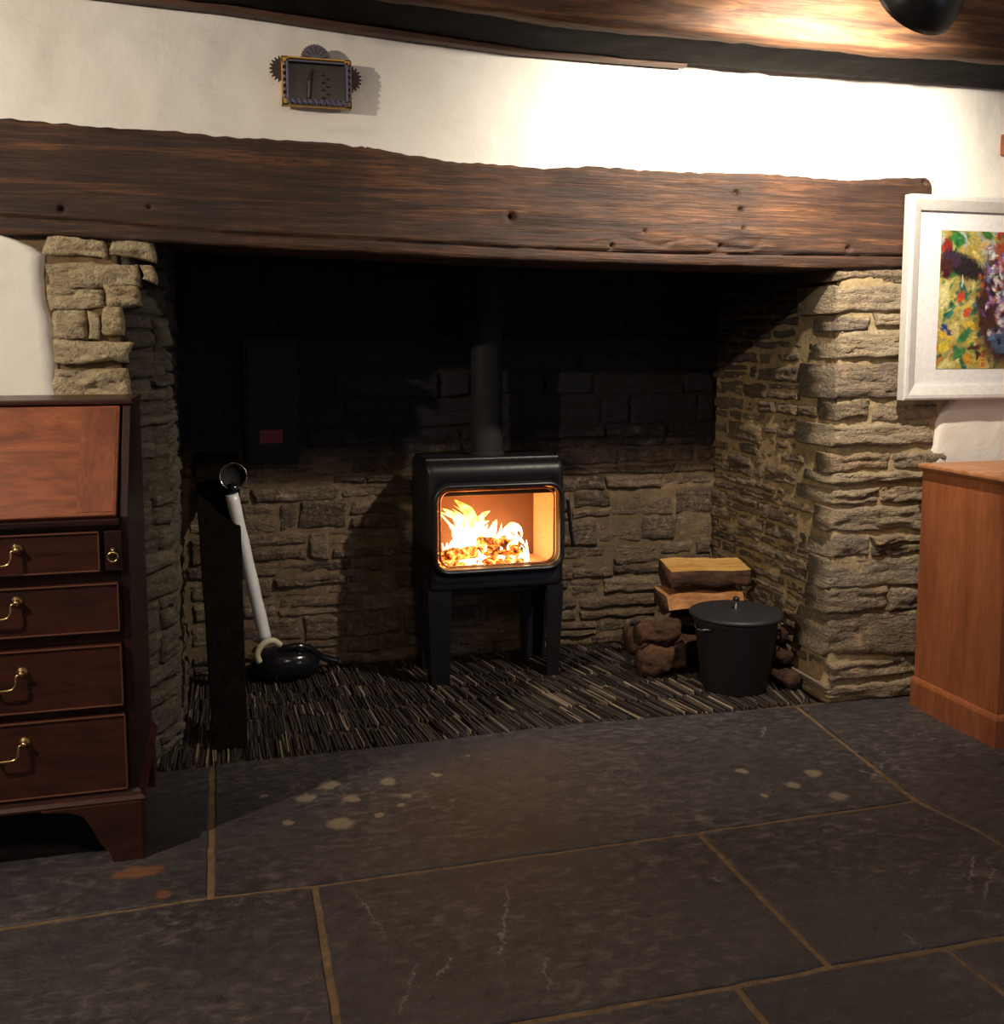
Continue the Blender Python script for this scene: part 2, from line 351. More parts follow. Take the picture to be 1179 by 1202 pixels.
# one stone: box in (u,v,w) with rounded, roughened faces; frame maps to world
def stone(u0, u1, v0, v1, depth, fr, mat, parent, name='stone', proud=0.0, rough=1.0, side='both'):
    org, U, V, W = fr   # W points out of the wall
    du, dv = u1-u0, v1-v0
    r = min(0.012, du*0.22, dv*0.28)
    def grid(a, b, k):
        inner = list(np.linspace(a+r, b-r, k)); return [a, a+r*0.3]+inner+[b-r*0.3, b]
    ku = max(3, min(18, int(du/0.013)+1)); kv = max(2, min(9, int(dv/0.009)+1))
    gu, gv = grid(u0, u1, ku), grid(v0, v1, kv); nu, nv = len(gu), len(gv)
    tw = [random.uniform(-1, 1)*min(0.007, dv*0.10)*rough for _ in range(4)]; tu = [random.uniform(-1, 1)*min(0.008, du*0.06)*rough for _ in range(4)]
    tilt_u, tilt_v = random.uniform(-.035, .035)*rough, random.uniform(-.08, .08)*rough
    seed = random.uniform(0, 100)
    vs, fs = [], []
    def edge_drop(a, lo, hi):
        d = min(a-lo, hi-a)
        return 0 if d >= r else r*(1-math.sqrt(max(0, 1-((r-d)/r)**2)))
    for j, v in enumerate(gv):
        for i, u in enumerate(gu):
            su, sv = (u-u0)/du, (v-v0)/dv
            vv = v + (tw[0]*(1-su)*(1-sv)+tw[1]*su*(1-sv)+tw[2]*(1-su)*sv+tw[3]*su*sv)
            uu = u + (tu[0]*(1-su)*(1-sv)+tu[1]*su*(1-sv)+tu[2]*(1-su)*sv+tu[3]*su*sv)
            ws = max(edge_drop(u, u0, u1), edge_drop(v, v0, v1)); 
            n1 = noise.noise(Vector((u*14+seed, v*30, seed)))*0.006 + noise.noise(Vector((u*32, v*95, seed)))*0.004 + noise.noise(Vector((u*75, v*120, seed)))*0.003
            lay_ = noise.noise(Vector((u*6, v*55+seed, 4.4))); n1 += -0.005 if lay_ > .28 else (0.002 if lay_ < -.3 else 0)
            wob = noise.noise(Vector((u*24, seed, v*24)))*0.006*rough; wob2 = (noise.noise(Vector((seed, u*14, v*18)))*0.006+noise.noise(Vector((seed, u*45, v*30)))*0.003)*rough
            ww = proud - ws*1.2 + n1*rough + tilt_u*(u-(u0+u1)/2) + tilt_v*(v-(v0+v1)/2)
            vs.append((uu+wob, vv+wob2, ww))
    for j in range(nv-1):
        for i in range(nu-1): fs.append((j*nu+i, j*nu+i+1, (j+1)*nu+i+1, (j+1)*nu+i))
    ring = [i for i in range(nu)]+[j*nu+nu-1 for j in range(1, nv)]+[(nv-1)*nu+i for i in range(nu-2, -1, -1)]+[j*nu for j in range(nv-2, 0, -1)]
    prev = ring
    for k, dd in enumerate((0.35, 1.0)):
        o = len(vs)
        for q in ring:
            a = vs[q]; jit = noise.noise(Vector((a[0]*25, a[1]*25, dd*3+seed)))*0.003
            vs.append((a[0]+jit, a[1]+jit, -depth*dd))
        cur = list(range(o, o+len(ring)))
        for i in range(len(ring)):
            k2 = (i+1) % len(ring); fs.append((prev[i], cur[i], cur[k2], prev[k2]))
        prev = cur
    fs.append(tuple(reversed(prev)))
    cu, cv = (u0+u1)/2, (v0+v1)/2
    c = org+U*cu+V*cv
    wv = [tuple(U*(a-cu)+V*(b-cv)+W*d) for a, b, d in vs]
    return link(name, wv, fs, mat, parent, True, loc=tuple(c))
def rubble(u0, u1, v0, v1, fr, mat, parent, hr=(.035, .075), lr=(.10, .26), gap=0.009, depth=0.06, ustart=None, wave=0.012, seed=1, proud=(-.004, .008), cap=300, grow=None):
    st = random.getstate(); random.seed(seed); v = v0; n = 0
    while v < v1-0.012:
        sc = grow(v) if grow else 1.0
        h = min(random.uniform(*hr)*sc, v1-v)
        if v1-(v+h) < 0.02: h = v1-v
        us = ustart(v, v+h) if ustart else u0
        u = us + (random.uniform(0, 0.02) if not ustart else 0)
        while u < u1-0.02:
            L = random.uniform(*lr)*sc
            if u1-(u+L) < 0.06: L = u1-u
            a, b = u+gap/2, u+L-gap/2
            if n < cap:
                if h > 0.06*sc and random.random() < 0.35:
                    k = random.uniform(0.35, 0.65)
                    stone(a, b, v+gap/2, v+h*k-gap/2, depth, fr, mat, parent, proud=random.uniform(*proud))
                    stone(a, b, v+h*k+gap/2, v+h-gap/2, depth, fr, mat, parent, proud=random.uniform(*proud)); n += 2
                else:
                    stone(a, b, v+gap/2, v+h-gap/2, depth, fr, mat, parent, proud=random.uniform(*proud)); n += 1
            u += L
        v += h
    random.setstate(st); return n
def frame(org, U, V, W): return (Vector(org), Vector(U), Vector(V), Vector(W))
def rough_slab(name, fr, u0, u1, v0, v1, mat, kind='structure', amp=0.006, step=0.03, thick=0.08, parent=None, freq=12, offs=0.0):
    """thick slab whose face is a gently uneven grid"""
    org, U, V, W = fr
    nu = max(2, int((u1-u0)/step)); nv = max(2, int((v1-v0)/step)); vs = []; fs = []
    for j in range(nv+1):
        for i in range(nu+1):
            u = u0+(u1-u0)*i/nu; v = v0+(v1-v0)*j/nv; d = offs+amp*noise.fractal(Vector((u*freq, v*freq, 3.1)), 1.0, 2.0, 3)
            vs.append(org+U*u+V*v+W*d)
    for j in range(nv):
        for i in range(nu): fs.append((j*(nu+1)+i, j*(nu+1)+i+1, (j+1)*(nu+1)+i+1, (j+1)*(nu+1)+i))
    o = len(vs)
    ring = [i for i in range(nu+1)]+[j*(nu+1)+nu for j in range(1, nv+1)]+[nv*(nu+1)+i for i in range(nu-1, -1, -1)]+[j*(nu+1) for j in range(nv-1, 0, -1)]
    for q in ring: vs.append(vs[q]-W*(thick))
    for i in range(len(ring)):
        k = (i+1) % len(ring); fs.append((ring[i], o+i, o+k, ring[k]))
    fs.append(tuple(reversed(range(o, o+len(ring)))))
    ob = link(name, vs, fs, mat, parent, True)
    if kind: ob['kind'] = kind
    return ob

WF, WB = 2.89, 3.73          # front plane of the chimney wall, back plane of the recess
XL, XR = -0.266, 1.925       # left / right edges of the opening
ZT = 2.42
FX = frame((0, 0, 0), (1, 0, 0), (0, 0, 1), (0, -1, 0))
def front_frame(Y): return frame((0, Y, 0), (1, 0, 0), (0, 0, 1), (0, -1, 0))

# ------------------------------------------------------------------ plastered wall (one structure with wavy edges beside the stone)
def plaster_panel(vs_fs, xa, xb, za, zb, Y, left_wavy=None, right_wavy=None, step=0.02):
    vs, fs = vs_fs; nu = int((xb-xa)/step)+1; nv = int((zb-za)/step)+1; o = len(vs)
    for j in range(nv+1):
        z = za+(zb-za)*j/nv
        l = left_wavy(z) if left_wavy else xa; r = right_wavy(z) if right_wavy else xb
        for i in range(nu+1):
            x = l+(r-l)*i/nu
            y = Y - 0.010*noise.fractal(Vector((x*3, z*3, 1.7)), 1.0, 2.0, 3) - 0.0025*noise.noise(Vector((x*16, z*16, 9)))
            if left_wavy: e = x-l; y += 0.024*(1-min(1, e/0.022))**2
            if right_wavy: e = r-x; y += 0.024*(1-min(1, e/0.022))**2
            vs.append((x, y, z))
    for j in range(nv):
        for i in range(nu): a = o+j*(nu+1)+i; fs.append((a, a+1, a+nu+2, a+nu+1))
    ring = [i for i in range(nu+1)]+[j*(nu+1)+nu for j in range(1, nv+1)]+[nv*(nu+1)+i for i in range(nu-1, -1, -1)]+[j*(nu+1) for j in range(nv-1, 0, -1)]
    ring = [o+q for q in ring]; b = len(vs)
    for q in ring: vs.append((vs[q][0], Y+0.16, vs[q][2]))
    for i in range(len(ring)):
        k = (i+1) % len(ring); fs.append((ring[i], b+i, b+k, ring[k]))
    fs.append(tuple(reversed(range(b, b+len(ring)))))
pv, pf = [], []
PY = 2.892
lw = lambda z: atY(57, 300, PY)[0] + lerp_tab(z, [(0, .03), (1.0, .02), (1.2, 0.004), (1.38, -.014), (1.44, -.008), (1.47, -.05), (1.5, -.13)]) + 0.008*noise.noise(Vector((0, 3, z*14)))
rw = lambda z: atY(1093, 520, PY)[0] + 0.02*noise.noise(Vector((5, 3, z*9))) + lerp_tab(z, [(0, 0), (.86, 0), (.95, .01), (1.05, .08), (1.2, .04), (1.7, .0)])
plaster_panel((pv, pf), -2.4, 3.3, 1.60, ZT, PY)
plaster_panel((pv, pf), -2.4, XL, 0, 1.60, PY-.016, right_wavy=lw)
plaster_panel((pv, pf), XR, 3.3, 0, 1.60, PY-.010, left_wavy=rw)
tag(link('wall_back', pv, pf, M_PLASTER, None, True), kind='structure')

# ------------------------------------------------------------------ stone jambs and recess
# right jamb: mortar core then hand placed stones
MG = 0.009
wjr = rough_slab('wall_jamb_right', front_frame(WF), XR+MG, 2.40, 0, 1.50, M_MO_JR, offs=-MG+0.004, thick=0.74, amp=0.004, step=0.02, freq=30)
JR = [(980, 1070, 314, 330), (978, 1070, 333, 367), (972, 1023, 371, 386), (1025, 1070, 368, 384), (976, 1070, 387, 420), (975, 1070, 424, 467),
      (972, 1020, 470, 493), (1024, 1094, 472, 494), (977, 1095, 497, 526), (974, 1047, 531, 552), (1049, 1094, 529, 550), (972, 1093, 554, 569),
      (976, 1034, 573, 593), (1036, 1090, 571, 592), (972, 1090, 596, 626), (973, 1021, 630, 652), (1023, 1090, 629, 639), (1023, 1090, 641, 652),
      (971, 1088, 655, 690), (970, 1040, 693, 717), (1042, 1087, 692, 718), (970, 1086, 721, 769), (969, 1085, 773, 796), (967, 1084, 799, 820)]
quoin = []
for (xa, xb, ya, yb) in JR:
    a = atY(xa, (ya+yb)/2, WF); b = atY(xb, (ya+yb)/2, WF); zt = atY((xa+min(xb, 1060))/2, ya, WF)[2]; zb = atY((xa+min(xb, 1060))/2, yb, WF)[2]
    left = xa < 985; x0 = XR-0.002+random.uniform(-.010, .006) if left else a[0]; x1 = b[0] if xb < 1050 else random.uniform(2.30, 2.36)
    d = random.uniform(.09, .24) if left else 0.07
    stone(x0+.002, x1-.002, zb, zt, d, front_frame(WF), M_ST_JR, wjr, proud=random.uniform(0.002, .014), rough=1.3)
    if left: quoin.append((zb, zt, d))
# right inner face, facing -X: u runs into the depth (Y)
FR = frame((XR, 0, 0), (0, 1, 0), (0, 0, 1), (-1, 0, 0))
wrr = rough_slab('wall_recess_right', FR, WF+.03, WB+.1, 0, 2.3, M_MO_RR, offs=-MG+0.003, thick=0.3, amp=0.005, step=0.02, freq=30)
def qs(v0, v1): return WF + max([d for (a, b, d) in quoin if a < v1+.004 and b > v0-.004] + [0.04]) + 0.010
rubble(0, WB+.02, 0.0, 1.56, FR, M_ST_RR, wrr, hr=(.025, .085), lr=(.05, .24), gap=0.010, ustart=qs, seed=11, proud=(-.006, .010), cap=240)
rubble(WF+.2, WB+.02, 1.57, 2.25, FR, M_ST_RR, wrr, hr=(.09, .14), lr=(.2, .35), seed=12, cap=40)
# recess back
FB = front_frame(WB)
wrb = rough_slab('wall_recess_back', FB, -0.42, XR+.1, 0, 2.35, M_MO_RB, offs=-MG+0.002, thick=0.3, amp=0.005, step=0.025, freq=25)
rubble(-0.16, XR-.005, 0.0, 2.3, FB, M_ST_RB, wrb, hr=(.030, .115), lr=(.07, .34), gap=0.009, seed=21, proud=(-.008, .010), cap=300, grow=lambda v: 1.0 if v < 0.85 else (1.35 if v < 1.5 else 2.4))
# left jamb front + reveal
wjl = rough_slab('wall_jamb_left', front_frame(WF), -0.60, XL-MG, 0, 1.50, M_MO_JL, offs=-MG-0.004, thick=0.15, amp=0.004, step=0.02, freq=30)
JL = [(57, 125, 277, 303), (127, 181, 277, 303), (58, 163, 307, 333), (58, 118, 335, 362), (120, 163, 335, 361), (165, 179, 308, 330), (60, 103, 366, 397), (105, 117, 365, 396), (119, 158, 364, 396), (61, 158, 400, 428), (62, 156, 431, 468)]
for (xa, xb, ya, yb) in JL:
    a = atY(xa, (ya+yb)/2, WF); b = atY(xb, (ya+yb)/2, WF); zt = atY((xa+xb)/2, ya, WF)[2]; zb = atY((xa+xb)/2, yb, WF)[2]
    x1 = b[0] if xb < 150 or xb > 160 else XL+random.uniform(-.004, .012)
    stone(a[0], x1, zb, zt, .11, front_frame(WF), M_ST_JL, wjl, proud=random.uniform(.004, .016), rough=1.7)
rubble(-.54, XL+.004, 0.0, atY(110, 471, WF)[2], front_frame(WF), M_ST_JL, wjl, hr=(.05, .10), lr=(.14, .3), seed=33, depth=.11)
sp0, sp1 = Vector((XL-.004, WF+.012, 0)), Vector((-0.166, 3.10, 0)); sd = (sp1-sp0); sl = sd.length; sd.normalize()
FSL = frame(sp0, sd, (0, 0, 1), (sd.y, -sd.x, 0))
wrl = rough_slab('wall_recess_left', FSL, 0.0, sl, 0, 2.3, M_MO_RL, offs=-MG, thick=0.12, amp=0.004, step=0.02, freq=30)
rubble(0.005, sl+.01, 0.0, 1.52, FSL, M_ST_RL, wrl, hr=(.05, .11), lr=(.09, .2), seed=41, proud=(-.004, .016))
FL2 = frame((-0.166, 0, 0), (0, -1, 0), (0, 0, 1), (1, 0, 0))
tag(rough_slab('wall_recess_left.001', FL2, -(WB+.1), -3.10, 0, 2.3, M_MO_RL, offs=-MG, thick=0.14, amp=0.004, step=0.03, freq=30), kind='structure')
rubble(-(WB), -3.115, 0.0, 1.52, FL2, M_ST_RL, bpy.data.objects['wall_recess_left.001'], hr=(.05, .11), lr=(.12, .25), seed=42)
# breast behind the lintel and chimney throat
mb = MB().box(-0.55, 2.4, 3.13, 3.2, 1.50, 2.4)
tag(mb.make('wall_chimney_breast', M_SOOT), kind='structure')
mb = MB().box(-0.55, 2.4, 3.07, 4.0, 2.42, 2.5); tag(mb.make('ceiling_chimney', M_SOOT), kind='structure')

# ------------------------------------------------------------------ lintel
LY = 2.868
top_px = [(-420, 118), (-200, 128), (0, 137), (60, 142), (120, 148), (200, 152), (260, 159), (330, 163), (400, 167), (440, 171), (480, 180), (540, 190), (590, 192), (640, 197), (700, 194), (750, 198), (800, 201), (850, 202), (900, 203), (935, 206), (960, 208), (1000, 211), (1050, 208), (1090, 208), (1103, 213)]
bot_px = [(-420, 250), (0, 275), (70, 276), (190, 284), (300, 290), (400, 295), (600, 305), (800, 311), (970, 315), (1070, 313), (1103, 313)]
gro_px = [(-420, 236), (0, 254), (130, 262), (285, 275), (450, 282), (600, 290), (796, 297), (1066, 300), (1103, 300)]
def tab(px): return [(atY(x, y, LY)[0], atY(x, y, LY)[2]) for x, y in px]
TT, TB, TG = tab(top_px), tab(bot_px), tab(gro_px)
holes = [(865, 226, .010), (870, 246, .011), (997, 292, .012), (72, 245, .010), (1088, 214, .012), (719, 288, .008), (845, 289, .006), (757, 271, .006), (872, 268, .008), (600, 254, .016), (904, 205, .008), (175, 243, .006)]
holes = [(atY(x, y, LY)[0], atY(x, y, LY)[2], r) for x, y, r in holes]
X0, X1 = TT[0][0], TT[-1][0]
NX = 640; NF = 56
vs = []; fs = []
xs = np.linspace(X0, X1, NX)
for i, x in enumerate(xs):
    zt = lerp_tab(x, TT)+0.004*noise.noise(Vector((x*30, 0, 0))); zb = lerp_tab(x, TB)+0.002*noise.noise(Vector((x*12, 5, 0))); zg = lerp_tab(x, TG)
    e = X1-x; endr = 0.0 if e > 0.05 else 0.05*(1-math.sqrt(max(0, 1-((0.05-e)/0.05)**2)))
    prof = [(0.26, zt), (0.12, zt), (0.02, zt)]
    for j in range(NF+1):
        t = j/NF; z = zt+(zb-zt)*t
        d = 0.0
        et = min(1, (zt-z)/0.03); d += 0.018*(1-et)**2
        eb = min(1, (z-zb)/0.012); d += 0.006*(1-eb)**2
        if z < zg: d += 0.006
        d += 0.012*math.exp(-((z-zg)/0.0035)**2)
        d -= 0.010*noise.fractal(Vector((x*2.2, z*7, 4)), 1, 2, 3)
        d -= 0.0016*noise.fractal(Vector((x*7, z*90, 2)), .8, 2, 3)
        ck = abs(noise.noise(Vector((x*0.7, z*22, 8.5)))+0.10*noise.noise(Vector((x*9, z*30, 1))))
        msk = max(0, noise.noise(Vector((x*1.3, z*7, 21)))-0.05)
        if ck < 0.03: d += 0.008*(1-ck/0.03)*min(1, msk*3)
        for hx, hz, r in holes:
            q = ((x-hx)**2+(z-hz)**2)/(r*r)
            if q < 4: d += 0.022*math.exp(-q*2.2)
        prof.append((d+endr, z))
    prof += [(0.05, zb-.0005), (0.15, zb), (0.26, zb)]
    vs += [(x, LY+d, z) for d, z in prof]
NP = NF+7
for i in range(NX-1):
    for j in range(NP):
        k = (j+1) % NP
        fs.append((i*NP+j, i*NP+k, (i+1)*NP+k, (i+1)*NP+j)[::-1])
fs.append(tuple(range(NP))); fs.append(tuple(reversed(range((NX-1)*NP, NX*NP))))
lin = link('lintel_beam', vs, fs, M_OAK, None, True)
tag(lin, 'long dark weathered oak lintel beam with nail holes spanning above the fireplace opening', 'beam')

# ------------------------------------------------------------------ ceiling, ceiling beam
cb_bot = [(-2.5, 2.18), (0.0, 2.10), (0.45, 2.075), (0.9, 2.048), (1.6, 2.045), (2.2, 2.052), (3.3, 2.05)]
def beam(name, Yn, Yf, ztop, zoff, seed, label, mat):
    vs, fs = [], []; NX = 360; NFc = 20
    xs = np.linspace(-2.38, 3.28, NX)
    for x in xs:
        zb = lerp_tab(x, cb_bot)+zoff
        yn = Yn + 0.012*noise.noise(Vector((x*1.3, seed, 0)))
        prof = [(Yf, ztop), (yn, ztop)]
        for j in range(1, NFc+1):
            z = ztop+(zb-ztop)*j/NFc
            y = yn+0.012*(max(0, 1-(z-zb)/0.02))**2 - 0.008*noise.fractal(Vector((x*3, z*12, seed)), 1, 2, 3) - 0.003*noise.fractal(Vector((x*10, z*90, seed)), .8, 2, 3)
            prof.append((y, z + (0.006*noise.noise(Vector((x*9, 2, seed))) if j == NFc else 0)))
        for k in (0.15, 0.35, 0.65, 0.85): prof.append((yn+(Yf-yn)*k, zb-0.004+0.006*noise.fractal(Vector((x*8, k*9, seed)), 1, 2, 3)))
        prof.append((Yf, zb+0.002*noise.noise(Vector((x*5, 8, seed)))))
        vs += [(x, a, b) for a, b in prof]; NP = len(prof)
    for i in range(NX-1):
        for j in range(NP):
            k = (j+1) % NP; fs.append((i*NP+j, (i+1)*NP+j, (i+1)*NP+k, i*NP+k)[::-1])
    fs.append(tuple(range(NP))); fs.append(tuple(reversed(range((NX-1)*NP, NX*NP))))
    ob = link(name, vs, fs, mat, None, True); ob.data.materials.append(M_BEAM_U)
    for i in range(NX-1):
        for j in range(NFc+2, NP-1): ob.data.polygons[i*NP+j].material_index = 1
    return tag(ob, label, 'beam')
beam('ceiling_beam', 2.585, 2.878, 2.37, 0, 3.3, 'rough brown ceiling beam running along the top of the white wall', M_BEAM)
mb = MB()
bp = [(-2.35, 2.178), (0, 2.105), (.3, 2.085), (.83, 2.054), (1.10, 2.052), (1.35, 2.050)]
mb.loops([[(x, 2.842, max(z-.022, 2.034)), (x, 2.872, max(z-.024, 2.033)), (x, 2.872, z-.006), (x, 2.842, z-.006)] for x, z in bp])
tag(mb.make('batten', M_BATTEN, bevel=.002), 'thin brown wooden batten under the ceiling beam at the top left of the white wall', 'batten')
mb = MB().box(-2.4, 3.3, -2.2, 4.1, 2.40, 2.5)
tag(mb.make('ceiling', M_PLASTER), kind='structure')
tag(MB().box(-2.5, -2.4, -2.2, 4.1, 0, 2.5).make('wall_left', M_PLASTER), kind='structure')
wr = MB(); wr.box(3.3, 3.4, -0.4, 4.1, 0, 2.5); wr.box(3.3, 3.4, -2.2, -1.6, 0, 2.5); wr.box(3.3, 3.4, -1.6, -0.4, 0, 0.8); wr.box(3.3, 3.4, -1.6, -0.4, 1.9, 2.5)
tag(wr.make('wall_right', M_PLASTER), kind='structure')
wf_ = MB(); 
wf_.box(-2.4, 3.3, -2.3, -2.2, 0, 0.9); wf_.box(-2.4, 3.3, -2.3, -2.2, 1.9, 2.5); wf_.box(-2.4, 0.0, -2.3, -2.2, .9, 1.9); wf_.box(1.4, 3.3, -2.3, -2.2, .9, 1.9)
tag(wf_.make('wall_front', M_PLASTER), kind='structure')
tag(MB().box(-2.4, 3.3, 4.05, 4.15, 0, 2.5).make('wall_outer', M_SOOT), kind='structure')
for k, (bx) in enumerate(((3.33, 3.36, -1.6, -0.4, .8, 1.9), (0.0, 1.4, -2.27, -2.24, .9, 1.9))):
    m = MB(); x0, x1, y0, y1, z0, z1 = bx
    if k == 0:
        for yy in (-1.6, -1.02, -.45): m.box(x0, x1, yy, yy+.05, z0, z1)
        for zz in (.8, 1.32, 1.85): m.box(x0, x1, y0, y1, zz, zz+.05)
    else:
        for xx in (0.0, .675, 1.35): m.box(xx, xx+.05, y0, y1, z0, z1)
        for zz in (.9, 1.37, 1.85): m.box(x0, x1, y0, y1, zz, zz+.05)
    tag(m.make('window_%d' % (k+1), M_FRAME), kind='structure')

# ------------------------------------------------------------------ floor: grout bed + flagstones
fl = tag(rough_slab('floor', frame((0, 0, 0), (1, 0, 0), (0, 1, 0), (0, 0, 1)), -2.4, 3.3, -2.2, 2.915, M_GROUT, amp=0.0015, step=0.04, thick=0.1, freq=20, offs=-0.0035), kind='structure')
def Zp(x, y): p = atZ(x, y); return (p[0], p[1])
yA, yB, yC = 2.915, 2.18, 1.612
hA = [Zp(250, 897), Zp(450, 876), Zp(640, 852), Zp(800, 839), Zp(935, 829)]
v1t, v1b = Zp(250, 897), Zp(247, 1053)
v2t, v2b = Zp(370, 1040), Zp(398, 1215)
v3t, v3b = Zp(820, 977), Zp(975, 1135)
v4 = [Zp(935, 829), Zp(1000, 880), Zp(1075, 938), Zp(1150, 975), Zp(1240, 1030)]
v5t = Zp(865, 1157)
b1, b2 = Zp(0, 1090), Zp(1075, 940)
slabs = [
    ('flagstone', [(-1.1, 2.91), (v1t[0], 2.915), v1b, (b1[0], 2.18), (-1.1, 2.19)]),
    ('flagstone', hA+[Zp(1000, 880), b2, v3t, v2t, v1b]),
    ('flagstone', [v4[0], (2.05, 2.9), (3.2, 2.905), (3.2, 1.30), (1.95, 1.55), v4[4], v4[3], v4[2], v4[1]]),
    ('flagstone', [(-0.95, 2.18), b1, v1b, v2t, v2b, (0.155, 1.60), (-0.95, 1.62)]),
    ('flagstone', [v2t, v3t, v3b, Zp(860, 1158), Zp(600, 1202), (0.155, 1.60), v2b]),
    ('flagstone', [v3t, b2, v4[3], v4[4], (1.70, 1.60), Zp(1179, 1100), v3b]),
    ('flagstone', [(0.0, 1.60), (0.155, 1.60), Zp(600, 1202), v5t, Zp(900, 1202), (0.80, 0.95), (0.0, 0.98)]),
    ('flagstone', [v5t, v3b, Zp(1110, 1113), Zp(1190, 1175), (1.42, 0.98), (0.80, 0.95), Zp(900, 1202)]),
    ('flagstone', [Zp(1110, 1113), (1.70, 1.60), (1.95, 1.55), (2.3, 0.95), (1.42, 0.98), Zp(1190, 1175)]),
    ('flagstone', [(-0.95, 1.62), (0.0, 1.60), (0.0, 0.98), (-0.95, 1.0)]),
    ('flagstone', [(-2.4, 2.91), (-1.1, 2.91), (-1.1, 2.19), (-.95, 2.18), (-.95, 1.62), (-.95, 1.0), (-2.4, 1.0)]),
    ('flagstone', [(2.3, 0.95), (1.95, 1.55), (3.2, 1.30), (3.28, 0.9)]),
]
for gx in range(4):
    for gy in range(4):
        x0 = -2.4+gx*1.43+(0.4 if gy % 2 and gx else 0); x1 = min(3.28, -2.4+(gx+1)*1.43+(0.4 if gy % 2 and gx < 3 else 0)); y1 = .96-gy*.78
        slabs.append(('flagstone', [(x0, y1), (x1, y1 if gy else y1-.02), (x1, y1-.78), (x0, y1-.78)]))
def inset(poly, d):
    n = len(poly); c = poly; area2 = sum(c[i][0]*c[(i+1) % n][1]-c[(i+1) % n][0]*c[i][1] for i in range(n))
    if area2 < 0: c = list(reversed(c))
    out = []
    for i in range(n):
        p0, p1, p2 = Vector(c[i-1]), Vector(c[i]), Vector(c[(i+1) % n])
        e1, e2 = (p1-p0).normalized(), (p2-p1).normalized(); n1, n2 = Vector((-e1.y, e1.x)), Vector((-e2.y, e2.x))
        b = n1+n2; b = b/max(0.35, b.length_squared)*2
        out.append(p1+b*d)
    return out
def densify(poly, step=0.05):
    out = []
    for i, p in enumerate(poly):
        q = poly[(i+1) % len(poly)]; n = max(1, int((q-p).length/step))
        for k in range(n): out.append(p+(q-p)*k/n)
    return out
for nm, poly in slabs:
    if min(p[1] for p in poly) < -2.2: poly = [(p[0], max(-2.2, p[1])) for p in poly]
    r0 = densify(inset(poly, 0.0078)); zt = 0.001+random.uniform(-.0006, .0006); vs = []
    jit = [Vector((noise.noise(Vector((p.x*14, p.y*14, 1))), noise.noise(Vector((p.x*14, p.y*14, 7)))))*0.0035 for p in r0]
    r0 = [p+j for p, j in zip(r0, jit)]
    c = sum(r0, Vector((0, 0)))/len(r0); n = len(r0)
    def shrink(k): return [p+(c-p).normalized()*k for p in r0]
    vs += [(p.x, p.y, -0.03) for p in r0]+[(p.x, p.y, zt-0.003) for p in r0]+[(p.x, p.y, zt) for p in shrink(0.003)]
    fs = []
    for k in range(2):
        for i in range(n): fs.append((k*n+i, k*n+(i+1) % n, (k+1)*n+(i+1) % n, (k+1)*n+i))
    fs.append(tuple(range(2*n, 3*n))); fs.append(tuple(reversed(range(n))))
    link(nm, vs, fs, M_SLATE, fl)

tag(MB().box(XR+.02, 3.3, 2.90, 3.02, -.1, -.004).make('floor.001', M_GROUT), kind='structure')
tag(MB().box(-2.4, -.27, 2.90, 3.02, -.1, -.004).make('floor.002', M_GROUT), kind='structure')

# hearth of slates on edge
he = rough_slab('hearth', frame((0, 0, 0), (1, 0, 0), (0, 1, 0), (0, 0, 1)), -0.262, XR+.03, 2.918, WB+.1, M_MO_RL, amp=0.001, step=0.05, thick=0.08, offs=-0.010)
vs, fs, cs = [], [], []
y = 2.928; random.seed(5)
while y < WB:
    L = random.uniform(.11, .19); x = -0.25 if y < 3.1 else -0.15
    while x < XR-.012:
        th = random.uniform(.0032, .0075); l = L*random.uniform(.8, 1.0); ang = lerp_tab(x, [(-.2, .02), (.4, -.06), (.8, -.20), (1.3, -.26), (1.7, -.10), (1.9, .3)])+random.uniform(-.04, .04)
        cx_, cy_ = x+th/2, y+L/2+random.uniform(-.03, .03); h = random.uniform(-.005, .005)
        if random.random() < .12: h += .006
        ca, sa = math.cos(ang), math.sin(ang); o = len(vs)
        for (zz, sh) in ((-.03, 1.0), (h-.0015, 1.0), (h, .80)):
            for (a, b) in ((-th/2*.93*sh, -l/2+(.0 if sh == 1 else .003)), (th/2*.93*sh, -l/2+(.0 if sh == 1 else .003)), (th/2*.93*sh, l/2-(.0 if sh == 1 else .003)), (-th/2*.93*sh, l/2-(.0 if sh == 1 else .003))):
                px_, py_ = cx_+a*ca+b*sa, cy_-a*sa+b*ca
                vs.append((min(max(px_, -.26), XR), max(py_, 2.922), zz+(random.uniform(-.002, .002) if zz > -.02 else 0)))
        for k in range(2):
            for i in range(4): fs.append((o+k*4+i, o+k*4+(i+1) % 4, o+(k+1)*4+(i+1) % 4, o+(k+1)*4+i))
        fs.append((o+8, o+9, o+10, o+11))
        t = random.random(); base = np.array(srgb(54, 46, 43)) if t < .50 else (np.array(srgb(84, 72, 64)) if t < .85 else (np.array(srgb(156, 138, 116)) if t < .95 else np.array(srgb(48, 42, 42))))
        base = base*random.uniform(.7, 1.15); cs += [(*base, 1)]*12
        x += th+random.uniform(.0, .0018)
    y += L+.002
hs = link('slate_strips', vs, fs, M_HSLATE, he, cols=cs); hs['kind'] = 'stuff'

